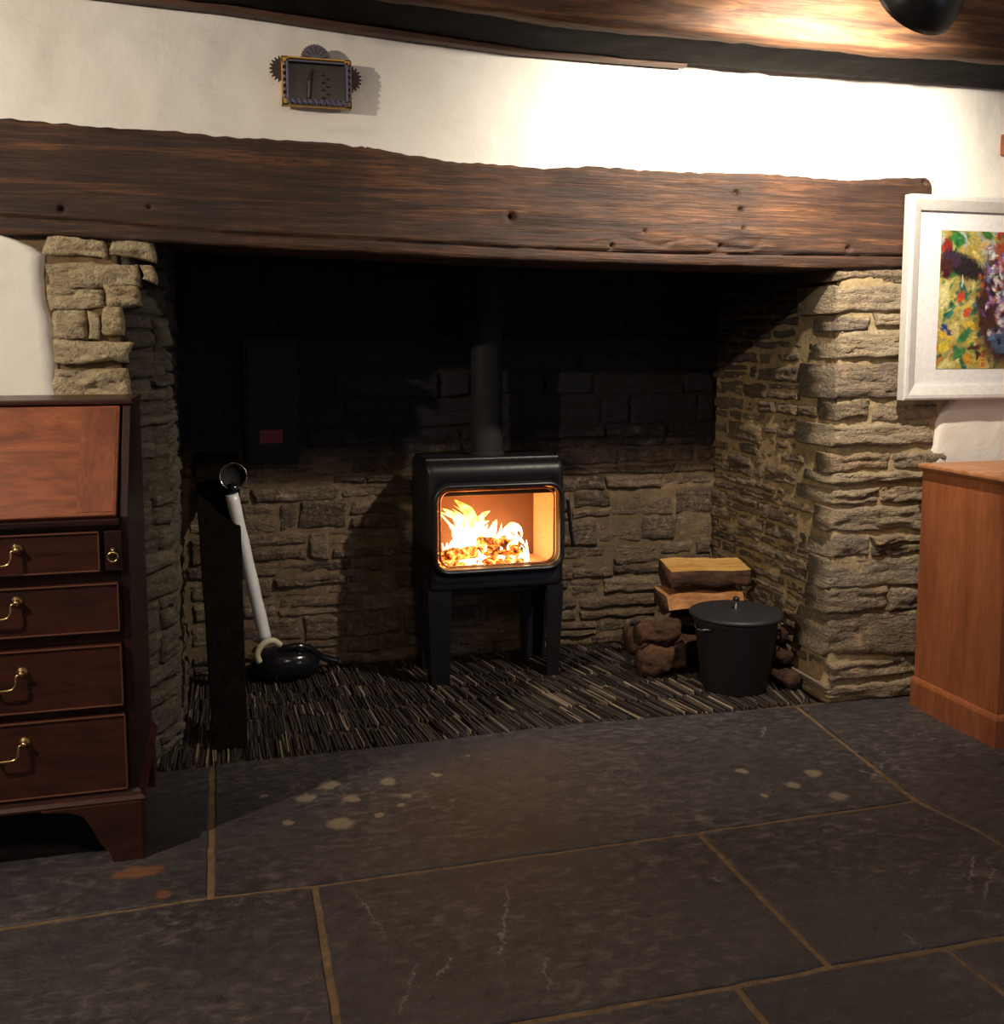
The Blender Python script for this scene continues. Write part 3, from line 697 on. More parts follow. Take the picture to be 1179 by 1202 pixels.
# ------------------------------------------------------------------ stove
SY = 3.40
random.seed(9)
def rrect(x0, x1, z0, z1, r, y, n=8):
    out = []
    for (cx_, cz_, a0) in ((x1-r, z1-r, 0), (x0+r, z1-r, 90), (x0+r, z0+r, 180), (x1-r, z0+r, 270)):
        for k in range(n+1):
            a = R(a0+90*k/n); out.append((cx_+r*math.cos(a), y, cz_+r*math.sin(a)))
    return out
sx0, sx1, sz0, sz1 = 0.655, 1.166, 0.335, 0.800
st = empty('wood_stove', ((sx0+sx1)/2, SY+.13, 0), 'black cast iron wood stove on four tall legs with a lit fire behind glass', 'stove')
def S(o): o.location = Vector(o.location)-st.location; return o   # children keep world placement
def spart(mb, name, mat, parent=None, **k):
    o = mb.make(name, mat, parent or st, **k)
    if parent is None: o.location = -Vector(st.location)
    return o
wx0, wx1, wz0, wz1 = 0.690, 1.140, 0.422, 0.712
mb = MB(); ls = []
ls.append(rrect(wx0, wx1, wz0, wz1, .045, SY+.03)); ls.append(rrect(wx0, wx1, wz0, wz1, .045, SY+.002))
for k in range(0, 7):
    a = R(90*k/6); inset_ = .040*(1-math.sin(a)); yy = SY+.040*(1-math.cos(a))
    ls.append(rrect(sx0+inset_*.55, sx1-inset_*.55, sz0+inset_*.5, sz1-inset_, .018, yy))
ls.append(rrect(sx0, sx1, sz0, sz1, .018, SY+.27)); ls.append(rrect(sx0+.01, sx1-.01, sz0+.01, sz1-.01, .012, SY+.28))
mb.loops(ls, cap0=False, cap1=True)
spart(mb, 'body', M_IRON, smooth=True)
# top plate with lip
mb = MB(); ls = [rrect(0, 1, 0, 1, .1, 0)]
mb = MB().box(sx0+.01, sx1-.004, SY+.06, SY+.275, sz1-.006, sz1+.010); spart(mb, 'top_plate', M_IRON, bevel=.006)
# firebox
mb = MB(); fx0, fx1, fz0, fz1, fy0, fy1 = wx0-.015, wx1+.008, wz0-.01, wz1+.01, SY+.03, SY+.25
mb.add([(fx0, fy0, fz0), (fx1, fy0, fz0), (fx1-.03, fy1, fz0), (fx0+.03, fy1, fz0), (fx0, fy0, fz1), (fx1, fy0, fz1), (fx1-.03, fy1, fz1), (fx0+.03, fy1, fz1)],
       [(0, 1, 2, 3), (1, 5, 6, 2), (0, 3, 7, 4), (4, 7, 6, 5), (3, 2, 6, 7)])
fb_ = spart(mb, 'firebox', M_LINING)
mb = MB()
for k in range(14): mb.lathe([(0.001, 0), (.0045, 0), (.0045, .004), (0.001, .004)], 8, Matrix.Translation((0.90+k*.012, fy1-.003, .640)) @ Matrix.Rotation(R(90), 4, 'X'))
spart(mb, 'air_holes', M_IRON)
mb = MB().box(fx0+.03, fx1-.03, fy1-.012, fy1-.003, fz0, fz1-.03); spart(mb, 'back_plate', simple('heat browned back plate', (.16, .07, .04), .7), bevel=.002)
mb = MB().box(fx0+.01, fx1-.01, fy0+.004, fy0+.05, fz1-.045, fz1-.030, Matrix.Identity(4)); spart(mb, 'baffle', M_IRON, bevel=.003)
# door frame: tubular glossy ring around the glass
def ring(mb, x0, x1, z0, z1, rc, prof):
    ls = []
    n = len(rrect(x0, x1, z0, z1, rc, 0))
    for (d, y) in prof: ls.append(rrect(x0-d, x1+d, z0-d, z1+d, max(.004, rc+d), y))
    ls.append(ls[0]); mb.loops(ls, False, False)
mb = MB(); ring(mb, wx0, wx1, wz0, wz1, .045, [(0, SY+.006), (-.002, SY-.018), (.002, SY-.030), (.008, SY-.033), (.014, SY-.028), (.018, SY-.004), (.018, SY+.006)])
dfm = spart(mb, 'door_frame', M_BLACKMET, smooth=True)
mb = MB(); ring(mb, wx0+.014, wx1-.022, wz0+.014, wz1-.010, .036, [(0, SY-.004), (-.002, SY-.012), (.004, SY-.015), (.006, SY-.004)])
spart(mb, 'inner_door_frame', simple('fire reflection tinted frame metal', (0.35, 0.14, 0.07), .3, .6), smooth=True)  # dark rim coloured orange to stand in for the fire's reflection
mb = MB(); mb.loops([rrect(wx0-.001, wx1+.001, wz0-.001, wz1+.001, .045, SY-.016), rrect(wx0-.001, wx1+.001, wz0-.001, wz1+.001, .045, SY-.012)])
spart(mb, 'glass_pane', M_GLASS)
# legs: tapered angle-section plates
def leg(xo, yo, dirx, diry, wt, wb, dt, db):
    mb = MB(); t = .012
    def sec(z, w_, d_, lean):
        x = xo+dirx*lean; y = yo+diry*lean
        pts = [(x, y), (x+dirx*w_, y), (x+dirx*w_, y+diry*t), (x+dirx*t, y+diry*t), (x+dirx*t, y+diry*d_), (x, y+diry*d_)]
        return [(a, b, z) for a, b in pts]
    ls = [sec(0.0, wb, db, .012), sec(.01, wb, db, .012), sec(.30, wt, dt, .0), sec(.350, wt, dt, .0)]
    if dirx*diry < 0: ls = [list(reversed(l)) for l in ls]
    mb.loops(ls); spart(mb, 'leg', M_IRON, bevel=.002)
leg(sx0+.006, SY+.006, 1, 1, .085, .068, .09, .07); leg(sx1-.004, SY+.006, -1, 1, .062, .046, .09, .07)
leg(sx0+.006, SY+.272, 1, -1, .085, .068, .09, .07); leg(sx1-.004, SY+.272, -1, -1, .085, .066, .09, .07)
mb = MB().box(sx0+.03, sx1-.03, SY+.05, SY+.25, sz0-.02, sz0+.01); spart(mb, 'ash_lip', M_IRON, bevel=.004)
# side handle
mb = MB(); mb.tube([(sx1-.004, SY+.09, .600), (sx1+.045, SY+.09, .600)], .008)
hd = spart(mb, 'handle', M_IRON, smooth=True)
mb = MB(); mb.tube(spline([(sx1+.040, SY+.088, .640), (sx1+.044, SY+.088, .600), (sx1+.052, SY+.086, .52), (sx1+.062, SY+.084, .465)]), [.007]*6+[.0075]*6+[.007]*7)
mb.make('lever', M_IRON, hd, smooth=True)
# flue
flue = MB(); FXc, FYc = 0.912, SY+.15
flue.lathe([(.001, .79), (.064, .79), (.064, .818), (.058, .822), (.058, 2.38), (.001, 2.38)], 36, Matrix.Translation((FXc, FYc, 0)))
spart(flue, 'flue_pipe', M_SOOTMET, smooth=False, bevel=.001)
# embers, charred logs, flames
def fp(x, y, yy=.14): return tuple(atY(x, y, SY+yy))
mb = MB()
for k in range(34):
    x = random.uniform(fx0+.04, fx1-.10); yq = random.uniform(SY+.06, SY+.2); s = random.uniform(.010, .024)
    mb.lathe([(.001, -s*.5), (s*.8, -s*.45), (s, 0), (s*.7, s*.5), (.001, s*.62)], 6, Matrix.Translation((x, yq, fz0+s*.5)) @ Euler((random.random(), random.random(), random.random()*3)).to_matrix().to_4x4())
eb = spart(mb, 'embers', M_EMBER); eb['kind'] = 'stuff'
for (p, q, r) in (((0.72, SY+.10, .452), (0.97, SY+.15, .458), .024), ((0.86, SY+.17, .452), (1.03, SY+.08, .462), .022), ((0.80, SY+.16, .492), (1.00, SY+.12, .490), .020)):
    p, q = Vector(p), Vector(q); ls = MB(); pts = [p.lerp(q, k/8) for k in range(9)]
    ls.tube(pts, [r*.55]+[r*(1+.18*noise.noise(Vector((k*1.3, r*99, 2)))) for k in range(7)]+[r*.5], 9)
    spart(ls, 'burning_log', M_EMBER)
FL = [([(545, 664), (546, 640), (549, 618), (552, 604), (543, 594), (534, 587)], [.024, .030, .030, .020, .010, .001], .12),
      ([(540, 640), (541, 620), (534, 606), (520, 597)], [.016, .018, .010, .001], .10),
      ([(553, 640), (560, 618), (566, 606), (575, 600)], [.020, .022, .010, .001], .13),
      ([(562, 652), (572, 634), (579, 622), (583, 610)], [.020, .022, .012, .001], .12),
      ([(572, 650), (586, 634), (594, 622), (603, 617), (611, 622), (613, 630)], [.012, .014, .010, .012, .006, .001], .15),
      ([(600, 652), (602, 640), (597, 628), (601, 618)], [.012, .010, .008, .001], .11),
      ([(533, 662), (528, 646), (531, 634)], [.012, .010, .001], .16),
      ([(610, 658), (614, 648), (612, 640)], [.010, .008, .001], .1),
      ([(586, 660), (590, 650), (588, 642)], [.012, .010, .001], .09)]
FL2 = list(FL); frnd = random.Random(12)
for pts, rr, yy in FL[:6]:
    for k in range(3):
        ox, oy = frnd.uniform(-9, 9), frnd.uniform(0, 16)
        FL2.append(([(x+ox+frnd.uniform(-4, 4), min(664, y+oy+frnd.uniform(-3, 3))) for x, y in pts], [q*frnd.uniform(.35, .65) for q in rr], yy+frnd.uniform(-.03, .04)))
for k in range(12):
    x = frnd.uniform(524, 618); FL2.append(([(x, 664), (x+frnd.uniform(-4, 4), 655), (x+frnd.uniform(-7, 7), 655-frnd.uniform(6, 22))], [.011, .008, .001], frnd.uniform(.07, .16)))
for pts, rr, yy in FL2:
    P = [fp(x, y, yy+(.03*math.sin(i*1.7))) for i, (x, y) in enumerate(pts)]; sp = spline(P, 5)
    rads = list(np.interp(np.linspace(0, len(rr)-1, len(sp)), range(len(rr)), rr))
    rads = [r*(1+.55*noise.noise(Vector((i*.55, pts[0][0], 3)))) for i, r in enumerate(rads)]
    mb = MB(); mb.tube(sp, [q*1.15 for q in rads], 10, 0.6); spart(mb, 'flame', M_FLAME, smooth=True)
fl_l = bpy.data.lights.new('fire_light', 'POINT'); fl_l.energy = P_FIRE; fl_l.color = (1.0, 0.42, 0.13); fl_l.shadow_soft_size = .04
flo = bpy.data.objects.new('fire_light', fl_l); COL.objects.link(flo); flo.location = (0.84, SY+.07, .60)

# ------------------------------------------------------------------ bureau
BY = 2.41; BXR = -0.228; BXL = -1.10; BBK = 2.87
bu = empty('writing_bureau', ((BXL+BXR)/2, (BY+BBK)/2, 0), 'dark mahogany fall-front bureau with brass drop handles left of the fireplace', 'bureau')
def bpart(mb, name, mat, parent=None, **k):
    o = mb.make(name, mat, parent or bu, **k)
    if parent is None: o.location = -Vector(bu.location)
    return o
zb0, zf, ztp = .175, .815, 1.062; yt = 2.60
sec = [(BY+.012, zb0), (BBK, zb0), (BBK, ztp), (yt, ztp), (BY+.012, zf)]
for (xa, xb) in ((BXR-.018, BXR), (BXL, BXL+.018)):
    bpart(MB().loops([[(xa, y, z) for y, z in sec], [(xb, y, z) for y, z in sec]]), 'side_panel', M_MAHOG_D, bevel=.0015)
bpart(MB().box(BXL+.018, BXR-.018, BBK-.012, BBK, zb0, ztp), 'back_panel', M_MAHOG_D)
bpart(MB().box(BXL+.018, BXR-.018, BY+.022, BBK-.012, zb0, zf-.004), 'carcass', M_MAHOG_D)
bpart(MB().box(BXL-.004, BXR+.004, yt-.006, BBK, ztp, ztp+.014), 'top', M_MAHOG, bevel=.004)
# fall front, sloping
sl_d = Vector((0, yt-BY-.004, ztp-zf-.004)); nrm = Vector((0, -sl_d.z, sl_d.y)).normalized()
def slope(x, t, h): p = Vector((x, BY+.004, zf+.004))+sl_d*t+nrm*h; return tuple(p)
def slopebox(x0, x1, t0, t1, h0, h1): 
    m = MB(); m.loops([[slope(x0, t0, h), slope(x1, t0, h), slope(x1, t1, h), slope(x0, t1, h)] for h in (h0, h1)]); return m
ff = bpart(slopebox(BXL+.024, BXR-.024, 0.0, .985, -.018, .004), 'fall_front', M_FLAME_V, bevel=.003)
slopebox(BXR-.024-.085, BXR-.030, .03, .965, .0035, .0052).make('crossbanding', M_CROSSB, ff)
slopebox(BXL+.030, BXL+.115, .03, .965, .0035, .0052).make('crossbanding', M_CROSSB, ff)
bpart(MB().box(BXL+.018, BXR-.018, BY-.002, BY+.03, zf-.016, zf-.002), 'rail', M_MAHOG_D, bevel=.002)
def zat(x, y): return atY(x, y, BY)[2]
def xat(x, y): return atY(x, y, BY)[0]
drs = [(xat(117, 650), zat(117, 624), zat(117, 671), (20, 645)), (xat(140, 710), zat(140, 684), zat(140, 741), (20, 707)),
       (xat(144, 790), zat(144, 756), zat(144, 828), (26, 790)), (xat(149, 880), zat(149, 838), zat(149, 926), (29, 872))]
for i, (xr, za, zb_, hp) in enumerate(drs):
    xl = BXL+BXR-xr
    d = bpart(MB().box(xl, xr, BY+.002, BY+.03, zb_, za), 'drawer', M_MAHOG, bevel=.002)
    # cock bead
    bd = MB(); e = .0035
    for (a, b, c, q) in ((xl, xr, za-e, za), (xl, xr, zb_, zb_+e), (xl, xl+e, zb_, za), (xr-e, xr, zb_, za)): bd.box(a, b, BY-.002, BY+.004, c, q)
    bd.make('beading', simple('worn beading edge', srgb(104, 66, 50), .35) if i == 0 else bpy.data.materials['worn beading edge'], d, bevel=.001)
    hx, hz = xat(*hp), zat(*hp)
    for hx_ in (hx, BXL+BXR-hx+.09-.0):
        h = MB()
        for s_ in (0, -.085):
            h.lathe([(.001, 0), (.013, 0), (.0125, .003), (.008, .006), (.006, .012), (.0065, .016), (.001, .018)], 16, Matrix.Translation((hx_+s_, BY+.002, hz)) @ Matrix.Rotation(R(90), 4, 'X'))
        pts = spline([(hx_-.003, BY-.012, hz-.001), (hx_-.010, BY-.014, hz-.004), (hx_-.012, BY-.017, hz-.022), (hx_-.020, BY-.018, hz-.032), (hx_-.0425, BY-.018, hz-.034),
                      (hx_-.065, BY-.018, hz-.032), (hx_-.073, BY-.017, hz-.022), (hx_-.075, BY-.014, hz-.004), (hx_-.082, BY-.012, hz-.001)], 4)
        h.tube(pts, .0028, 8); h.make('handle', M_BRASS, d, smooth=True)
for xx in (xat(133, 650), BXL+BXR-xat(133, 650)):
    lp = bpart(MB().box(xx-.018, xx+.018, BY+.001, BY+.03, zat(117, 671), zat(117, 624)), 'loper', M_MAHOG_D, bevel=.002)
    h = MB(); h.lathe([(.001, 0), (.006, 0), (.005, .004), (.0035, .012), (.001, .014)], 12, Matrix.Translation((xx, BY+.001, zat(133, 645))) @ Matrix.Rotation(R(90), 4, 'X'))
    cz = zat(133, 653)
    h.tube([(xx+.011*math.sin(a), BY-.010, cz+.011*math.cos(a)) for a in np.linspace(0, 2*math.pi, 19)], .0022, 8)
    h.make('ring_pull', M_BRASS, lp, smooth=True)
mo = MB(); prof = [(0, .142), (-.014, .142), (-.016, .148), (-.012, .154), (-.009, .156), (-.007, .163), (-.003, .168), (.0, .170)]
for i in range(len(prof)-1): pass
def mitred(prof, y0, xl, xr, yb):
    m = MB(); 
    paths = []
    for (d, z) in prof: paths.append([(xl+d, yb, z), (xl+d, y0+d, z), (xr-d, y0+d, z), (xr-d, yb, z)])
    m.loops(paths, True, True, closed=False); return m
mm = mitred(prof, BY+.010, BXL, BXR, BBK)
bpart(mm, 'base_moulding', M_MAHOG, bevel=0)
bpart(MB().box(BXL+.002, BXR-.002, BY+.014, BBK, .142, .174), 'base_board', M_MAHOG_D)
def bracket(xc, sgn, y, side=False):
    # ogee bracket profile in plan of the face: outer vertical edge, curved inner edge
    P = [(0, 0), (0, .143), (.22, .143), (.215, .137), (.16, .132), (.128, .118), (.112, .09), (.095, .05), (.072, .02), (.068, 0)]
    m = MB()
    if not side: m.loops([[(xc-sgn*a, yy, b) for a, b in P] for yy in (y, y+.022)])
    else: m.loops([[(xx, y+sgn*a*.9, b) for a, b in P] for xx in (xc, xc-.022)])
    return m
bx = BXR+.008
for (a, s_) in ((bx, 1), (BXL-.014, -1)): bpart(bracket(a, s_, BY-.006), 'bracket_foot', M_MAHOG, bevel=.002)
for (a, yy, s_) in ((bx, BY+.018, 1), (bx, BBK, -1), (BXL-.014+.022, BY+.018, 1), (BXL-.014+.022, BBK, -1)): bpart(bracket(a, s_, yy, True), 'bracket_foot', M_MAHOG, bevel=.002)

# ------------------------------------------------------------------ pine cabinet on the right
CXl, CYf, CYb, CXr, CZ = 2.206, 2.430, 2.81, 3.05, .798
ca = empty('pine_cabinet', ((CXl+CXr)/2, (CYf+CYb)/2, 0), 'orange-brown pine cabinet with a plinth standing against the wall below the painting', 'cabinet')
def cpart(mb, name, mat, parent=None, **k):
    o = mb.make(name, mat, parent or ca, **k)
    if parent is None: o.location = -Vector(ca.location)
    return o
cpart(MB().box(CXl, CXr, CYf+.02, CYb, .10, CZ), 'carcass', M_PINE, bevel=.003)
cpart(MB().box(CXl, CXl+.05, CYf, CYf+.02, .10, CZ).box(CXr-.05, CXr, CYf, CYf+.02, .10, CZ).box(CXl+.05, CXr-.05, CYf, CYf+.02, CZ-.05, CZ), 'face_frame', M_PINE, bevel=.002)
for k in range(2):
    xa = CXl+.053+k*.374; d = cpart(MB().box(xa, xa+.37, CYf+.002, CYf+.02, .105, CZ-.053), 'door', M_PINE, bevel=.003)
    MB().box(xa+.06, xa+.31, CYf-.002, CYf+.004, .17, CZ-.12).make('door_panel', M_PINE, d, bevel=.004)
    MB().lathe([(.001, 0), (.008, 0), (.007, .01), (.015, .02), (.012, .03), (.001, .033)], 16, Matrix.Translation((xa+(.34 if k == 0 else .03), CYf+.002, .5)) @ Matrix.Rotation(R(90), 4, 'X')).make('knob', M_PINE, d, smooth=True)
pm = mitred([(0.002, .0), (-.012, .0), (-.012, .085), (-.009, .092), (-.004, .098), (.002, .102)], CYf, CXl, CXr, CYb); cpart(pm, 'plinth', M_PINE)
cpart(MB().box(CXl-.020, CXr+.020, CYf-.022, CYb+.002, CZ+.008, CZ+.024), 'top', M_PINE_T, bevel=.005)
cpart(MB().box(CXl-.010, CXr+.010, CYf-.011, CYb, CZ, CZ+.0085), 'top_moulding', M_PINE, bevel=.003)

# ------------------------------------------------------------------ painting
QY = 2.826
tl, bl = atY(1072, 227, QY), atY(1060, 470, QY); qx0 = (tl[0]+bl[0])/2; qz0, qz1 = bl[2], tl[2]; qx1 = qx0+.80
pc = empty('framed_painting', ((qx0+qx1)/2, QY+.02, (qz0+qz1)/2), 'white framed colourful painting of a cow hanging right of the lintel above the pine cabinet', 'painting')
def ppart(mb, name, mat, **k):
    o = mb.make(name, mat, pc, **k); o.location = -Vector(pc.location); return o
fwid = .048
m = MB(); pr = [(0, QY+.034), (0, QY+.003), (.006, QY), (.016, QY), (.040, QY+.010), (fwid, QY+.014), (fwid, QY+.030)]
m.loops([[(qx0+d, y, qz0+d), (qx1-d, y, qz0+d), (qx1-d, y, qz1-d), (qx0+d, y, qz1-d)] for d, y in pr], False, False)
ppart(m, 'frame', M_FRAME)
ppart(MB().box(qx0+.01, qx1-.01, QY+.024, QY+.032, qz0+.01, qz1-.01), 'mount', M_MOUNT)
a = atY(1106, 270, QY+.022); b = atY(1099, 433, QY+.022); ax0 = (a[0]+b[0])/2; az1, az0 = a[2], b[2]; ax1 = qx1-(ax0-qx0)
rng = np.random.RandomState(4); GW, GH = 190, 180
img = np.zeros((GH, GW, 3)); uu, vv_ = np.meshgrid((np.arange(GW)+.5)/GW*(ax1-ax0)/(az1-az0), 1-(np.arange(GH)+.5)/GH)  # u in units of height, v up
def sc(*c): return np.array(srgb(*c))
pal = {'top': [sc(196, 170, 60), sc(60, 130, 60), sc(190, 60, 40), sc(214, 196, 120), sc(180, 190, 190), sc(210, 150, 50)],
       'low': [sc(210, 195, 80), sc(224, 210, 130), sc(70, 130, 70), sc(220, 180, 60), sc(200, 190, 120), sc(40, 110, 90)],
       'warm': [sc(120, 60, 30), sc(200, 130, 40), sc(80, 40, 26), sc(220, 160, 60)]}
img[:] = sc(176, 160, 84)
AS = (ax1-ax0)/(az1-az0)
def dab(u, v, ru, rv, ang, c, soft=.5, amt=1.0):
    m = max(ru, rv)*1.2; i0 = max(0, int((u-m)/AS*GW)); i1 = min(GW, int((u+m)/AS*GW)+2); j0 = max(0, int((1-v-m)*GH)); j1 = min(GH, int((1-v+m)*GH)+2)
    if i1 <= i0 or j1 <= j0: return
    U, V = uu[j0:j1, i0:i1], vv_[j0:j1, i0:i1]; du, dv = U-u, V-v
    x = du*math.cos(ang)+dv*math.sin(ang); y = -du*math.sin(ang)+dv*math.cos(ang)
    q = (x/ru)**2+(y/rv)**2; m_ = (np.clip((1.0-q)/soft, 0, 1)*amt)[..., None]
    img[j0:j1, i0:i1] = img[j0:j1, i0:i1]*(1-m_)+np.clip(c, 0, 1)*m_
W_ = (ax1-ax0)/(az1-az0)
for k in range(420):
    u, v = rng.uniform(0, W_), rng.uniform(0, 1)
    p = pal['top'] if v > .66 else (pal['low'] if v > .16 or rng.rand() < .6 else pal['warm'])
    dab(u, v, rng.uniform(.03, .10), rng.uniform(.014, .035), rng.uniform(0, 3.14), p[rng.randint(len(p))]*rng.uniform(.7, 1.1))
# dark reds top left, greens, oranges, blues
for (u, v, a_, b_, an, c) in [(.06, .88, .05, .07, .3, sc(150, 36, 28)), (.03, .76, .035, .10, 0, sc(90, 30, 30)), (.16, .91, .06, .035, .4, sc(40, 120, 60)), (.05, .52, .06, .10, .1, sc(226, 214, 150)),
        (.19, .52, .05, .035, 1.1, sc(206, 76, 40)), (.25, .41, .05, .03, 1.0, sc(210, 84, 44)), (.11, .41, .07, .012, .9, sc(30, 120, 120)), (.06, .30, .035, .03, .3, sc(30, 60, 130)), (.10, .26, .02, .03, .2, sc(26, 50, 120)),
        (.24, .24, .09, .04, .8, sc(50, 120, 60)), (.20, .11, .08, .04, .5, sc(60, 130, 70)), (.06, .16, .05, .05, .2, sc(220, 200, 60)), (.27, .07, .04, .05, 0, sc(210, 150, 40))]: dab(u, v, a_, b_, an, c)
# cow: ears, horn-dark, neck, face
hc = W_*.51
dab(hc, .46, .31, .54, 0, sc(70, 36, 28))
dab(.22, .74, .21, .10, -.35, sc(34, 22, 30)); dab(.10, .80, .09, .07, -.5, sc(60, 40, 60)); dab(.06, .72, .06, .09, 0, sc(70, 24, 28)); dab(2*hc-.22, .74, .21, .10, .35, sc(34, 22, 30))
for k in range(60):
    s_ = -1 if k % 2 else 1; dab(hc+s_*(.21+rng.uniform(-.05, .05)), rng.uniform(.0, .70), rng.uniform(.02, .05), .012, 1.4+rng.uniform(-.4, .4), [sc(120, 60, 40), sc(60, 34, 28), sc(170, 90, 60), sc(40, 26, 30)][rng.randint(4)])
for k in range(220):
    u = hc+rng.normal(0, .085); v = rng.uniform(.22, .90); c = [sc(214, 200, 210), sc(150, 110, 170), sc(90, 120, 160), sc(180, 90, 80), sc(236, 230, 226), sc(110, 60, 120), sc(196, 120, 90)][rng.randint(7)]
    dab(u, v, rng.uniform(.02, .05), rng.uniform(.008, .018), rng.uniform(.8, 2.2), c)
for s_ in (-1, 1): dab(hc+s_*.115, .55, .030, .022, 0, sc(18, 14, 20)); dab(hc+s_*.11, .565, .008, .007, 0, sc(230, 230, 235))
dab(hc, .19, .13, .10, 0, sc(70, 90, 120)); dab(hc-.05, .20, .02, .028, 0, sc(20, 18, 26)); dab(hc+.05, .20, .02, .028, 0, sc(20, 18, 26)); dab(hc, .10, .09, .012, 0, sc(30, 24, 34))
dab(hc, .88, .16, .05, 0, sc(170, 80, 50))
for s_ in (-1, 1): dab(hc+s_*.22, .90, .075, .022, -s_*.7, sc(206, 170, 110))
dab(.20, .635, .007, .05, 0, sc(226, 224, 216))
base = img.copy()
for k in range(4200):     # brush strokes that pick up the colour below them
    u, v = rng.uniform(0, W_), rng.uniform(0, 1); c = base[min(GH-1, int((1-v)*GH)), min(GW-1, int(u/W_*GW))]
    ang = 2.5*noise.noise(Vector((u*4, v*4, 3)))+rng.normal(0, .5)
    dab(u, v, rng.uniform(.012, .035), rng.uniform(.004, .009), ang, c*rng.uniform(.55, 1.5)+rng.normal(0, .012, 3), .6, .8)
dab(.20, .635, .007, .05, 0, sc(226, 224, 216))
vs = []; fs = []; cs = []
for j in range(GH+1):
    for i in range(GW+1):
        vs.append((ax0+(ax1-ax0)*i/GW, QY+.0225-.0004*noise.noise(Vector((i*.5, j*.5, 0))), az1-(az1-az0)*j/GH)); cs.append((*(img[min(j, GH-1), min(i, GW-1)]*.72), 1))
for j in range(GH):
    for i in range(GW): q = j*(GW+1)+i; fs.append((q, q+GW+1, q+GW+2, q+1))
art = link('picture', vs, fs, M_PAINTING, pc, True, cols=cs); art.location = -Vector(pc.location)

# ------------------------------------------------------------------ tin ornament
OY = 2.882
def op(x, y, Y=OY): return Vector(atY(x, y, Y))
ox0, ox1 = (op(330, 95)[0]), op(411, 100)[0]; oz1 = op(370, 72)[2]; oz0 = op(370, 128)[2]
orn = empty('tin_wall_ornament', ((ox0+ox1)/2, OY, (oz0+oz1)/2), 'small tin and ochre box ornament with toothed gear discs on the white wall', 'ornament')
def opart(mb, name, mat, **k):
    o = mb.make(name, mat, orn, **k); o.location = -Vector(orn.location); return o
def gearprof(cx_, cz_, r, teeth, a0, a1, y, th, depth=.12):
    pts = []; N = teeth*4
    for k in range(N+1):
        a = a0+(a1-a0)*k/N; rr = r if (k % 4) in (1, 2) else r*(1-depth); pts.append((cx_+rr*math.cos(a), cz_+rr*math.sin(a)))
    m = MB(); m.loops([[(px_, yy, pz_) for px_, pz_ in pts] for yy in (y, y+th)]); return m
D_ = .045
opart(MB().box(ox0, ox1, OY-.012, OY-.006, oz0, oz1), 'back_plate', M_OCHRE, bevel=.001)
m = MB(); e = .018
for (a, b, c, d) in ((ox0, ox0+e, oz0, oz0+e), (ox1-e, ox1, oz0, oz0+e), (ox0, ox0+e, oz1-e, oz1), (ox1-e, ox1, oz1-e, oz1)):
    m.box(a, b, OY-.034, OY-.030, c, d)
m.box(ox0, ox0+.004, OY-.034, OY-.008, oz0, oz1); m.box(ox1-.004, ox1, OY-.034, OY-.008, oz0, oz1); m.box(ox0, ox1, OY-.034, OY-.008, oz0, oz0+.004); m.box(ox0, ox1, OY-.034, OY-.008, oz1-.004, oz1)
opart(m, 'corner_plates', M_OCHRE, bevel=.0008)
i0, i1, k0, k1 = ox0+.012, ox1-.010, oz0+.010, oz1-.010
m = MB(); t = .006
m.box(i0, i0+t, OY-D_, OY-.012, k0, k1).box(i1-t, i1, OY-D_, OY-.012, k0, k1).box(i0, i1, OY-D_, OY-.012, k0, k0+t).box(i0, i1, OY-D_, OY-.012, k1-t, k1)
opart(m, 'box_frame', M_TIN, bevel=.001)
m = MB(); nS = 11
for k in range(nS):
    xx = i0+.006+(i1-i0-.012)*k/(nS-1)
    for zz in (k0-.002,): m.lathe([(.001, 0), (.0075, 0), (.0075, .004), (.001, .006)], 10, Matrix.Translation((xx, OY-D_+.004, zz)) @ Matrix.Rotation(R(90), 4, 'X'))
for k in range(6):
    for xx in (i0-.003, i1+.003): m.lathe([(.001, 0), (.0065, 0), (.0065, .004), (.001, .006)], 10, Matrix.Translation((xx, OY-D_+.006, k0+.012+(k1-k0-.024)*k/5)) @ Matrix.Rotation(R(90), 4, 'X'))
opart(m, 'scalloped_edge', M_TIN)
opart(MB().box(i0+.004, i1-.004, OY-.030, OY-.013, k0+.004, k1-.004), 'mirror', M_MIRROR)
m = MB(); m.tube([(i0+.060, OY-.034, k0+.01), (i0+.062, OY-.036, (k0+k1)/2), (i0+.070, OY-.034, k1-.02)], [.006, .008, .004], 8)
for k in range(7): m.box(i0+.095+(k % 2)*.012, i0+.105+(k % 2)*.012, OY-.036, OY-.029, k0+.012+k*.010, k0+.016+k*.010)
opart(m, 'inner_figures', simple('rust red tin', (.035, .018, .016), .5, .3))
cz_ = (oz0+oz1)/2+.018
opart(gearprof(ox0+.004, cz_+.012, .036, 9, R(100), R(262), OY-.026, .004, .2), 'gear_disc', M_TIN_D, bevel=.0006)
opart(gearprof(ox1-.006, cz_-.002, .036, 9, R(-80), R(82), OY-.026, .004, .2), 'gear_disc', M_TIN_D, bevel=.0006)
gt = opart(gearprof((ox0+ox1)/2-.002, oz1-.004, .041, 16, R(0), R(180), OY-.032, .004, .06), 'clock_disc', M_TIN, bevel=.0006)
m = MB(); cxx = (ox0+ox1)/2-.002
for k in range(7):
    an = R(25*k+15); m.tube([(cxx+.014*math.cos(an), OY-.0335, oz1-.004+.014*math.sin(an)), (cxx+.034*math.cos(an), OY-.0335, oz1-.004+.034*math.sin(an))], .0009, 5)
m.make('clock_hands', M_TIN_D, gt)

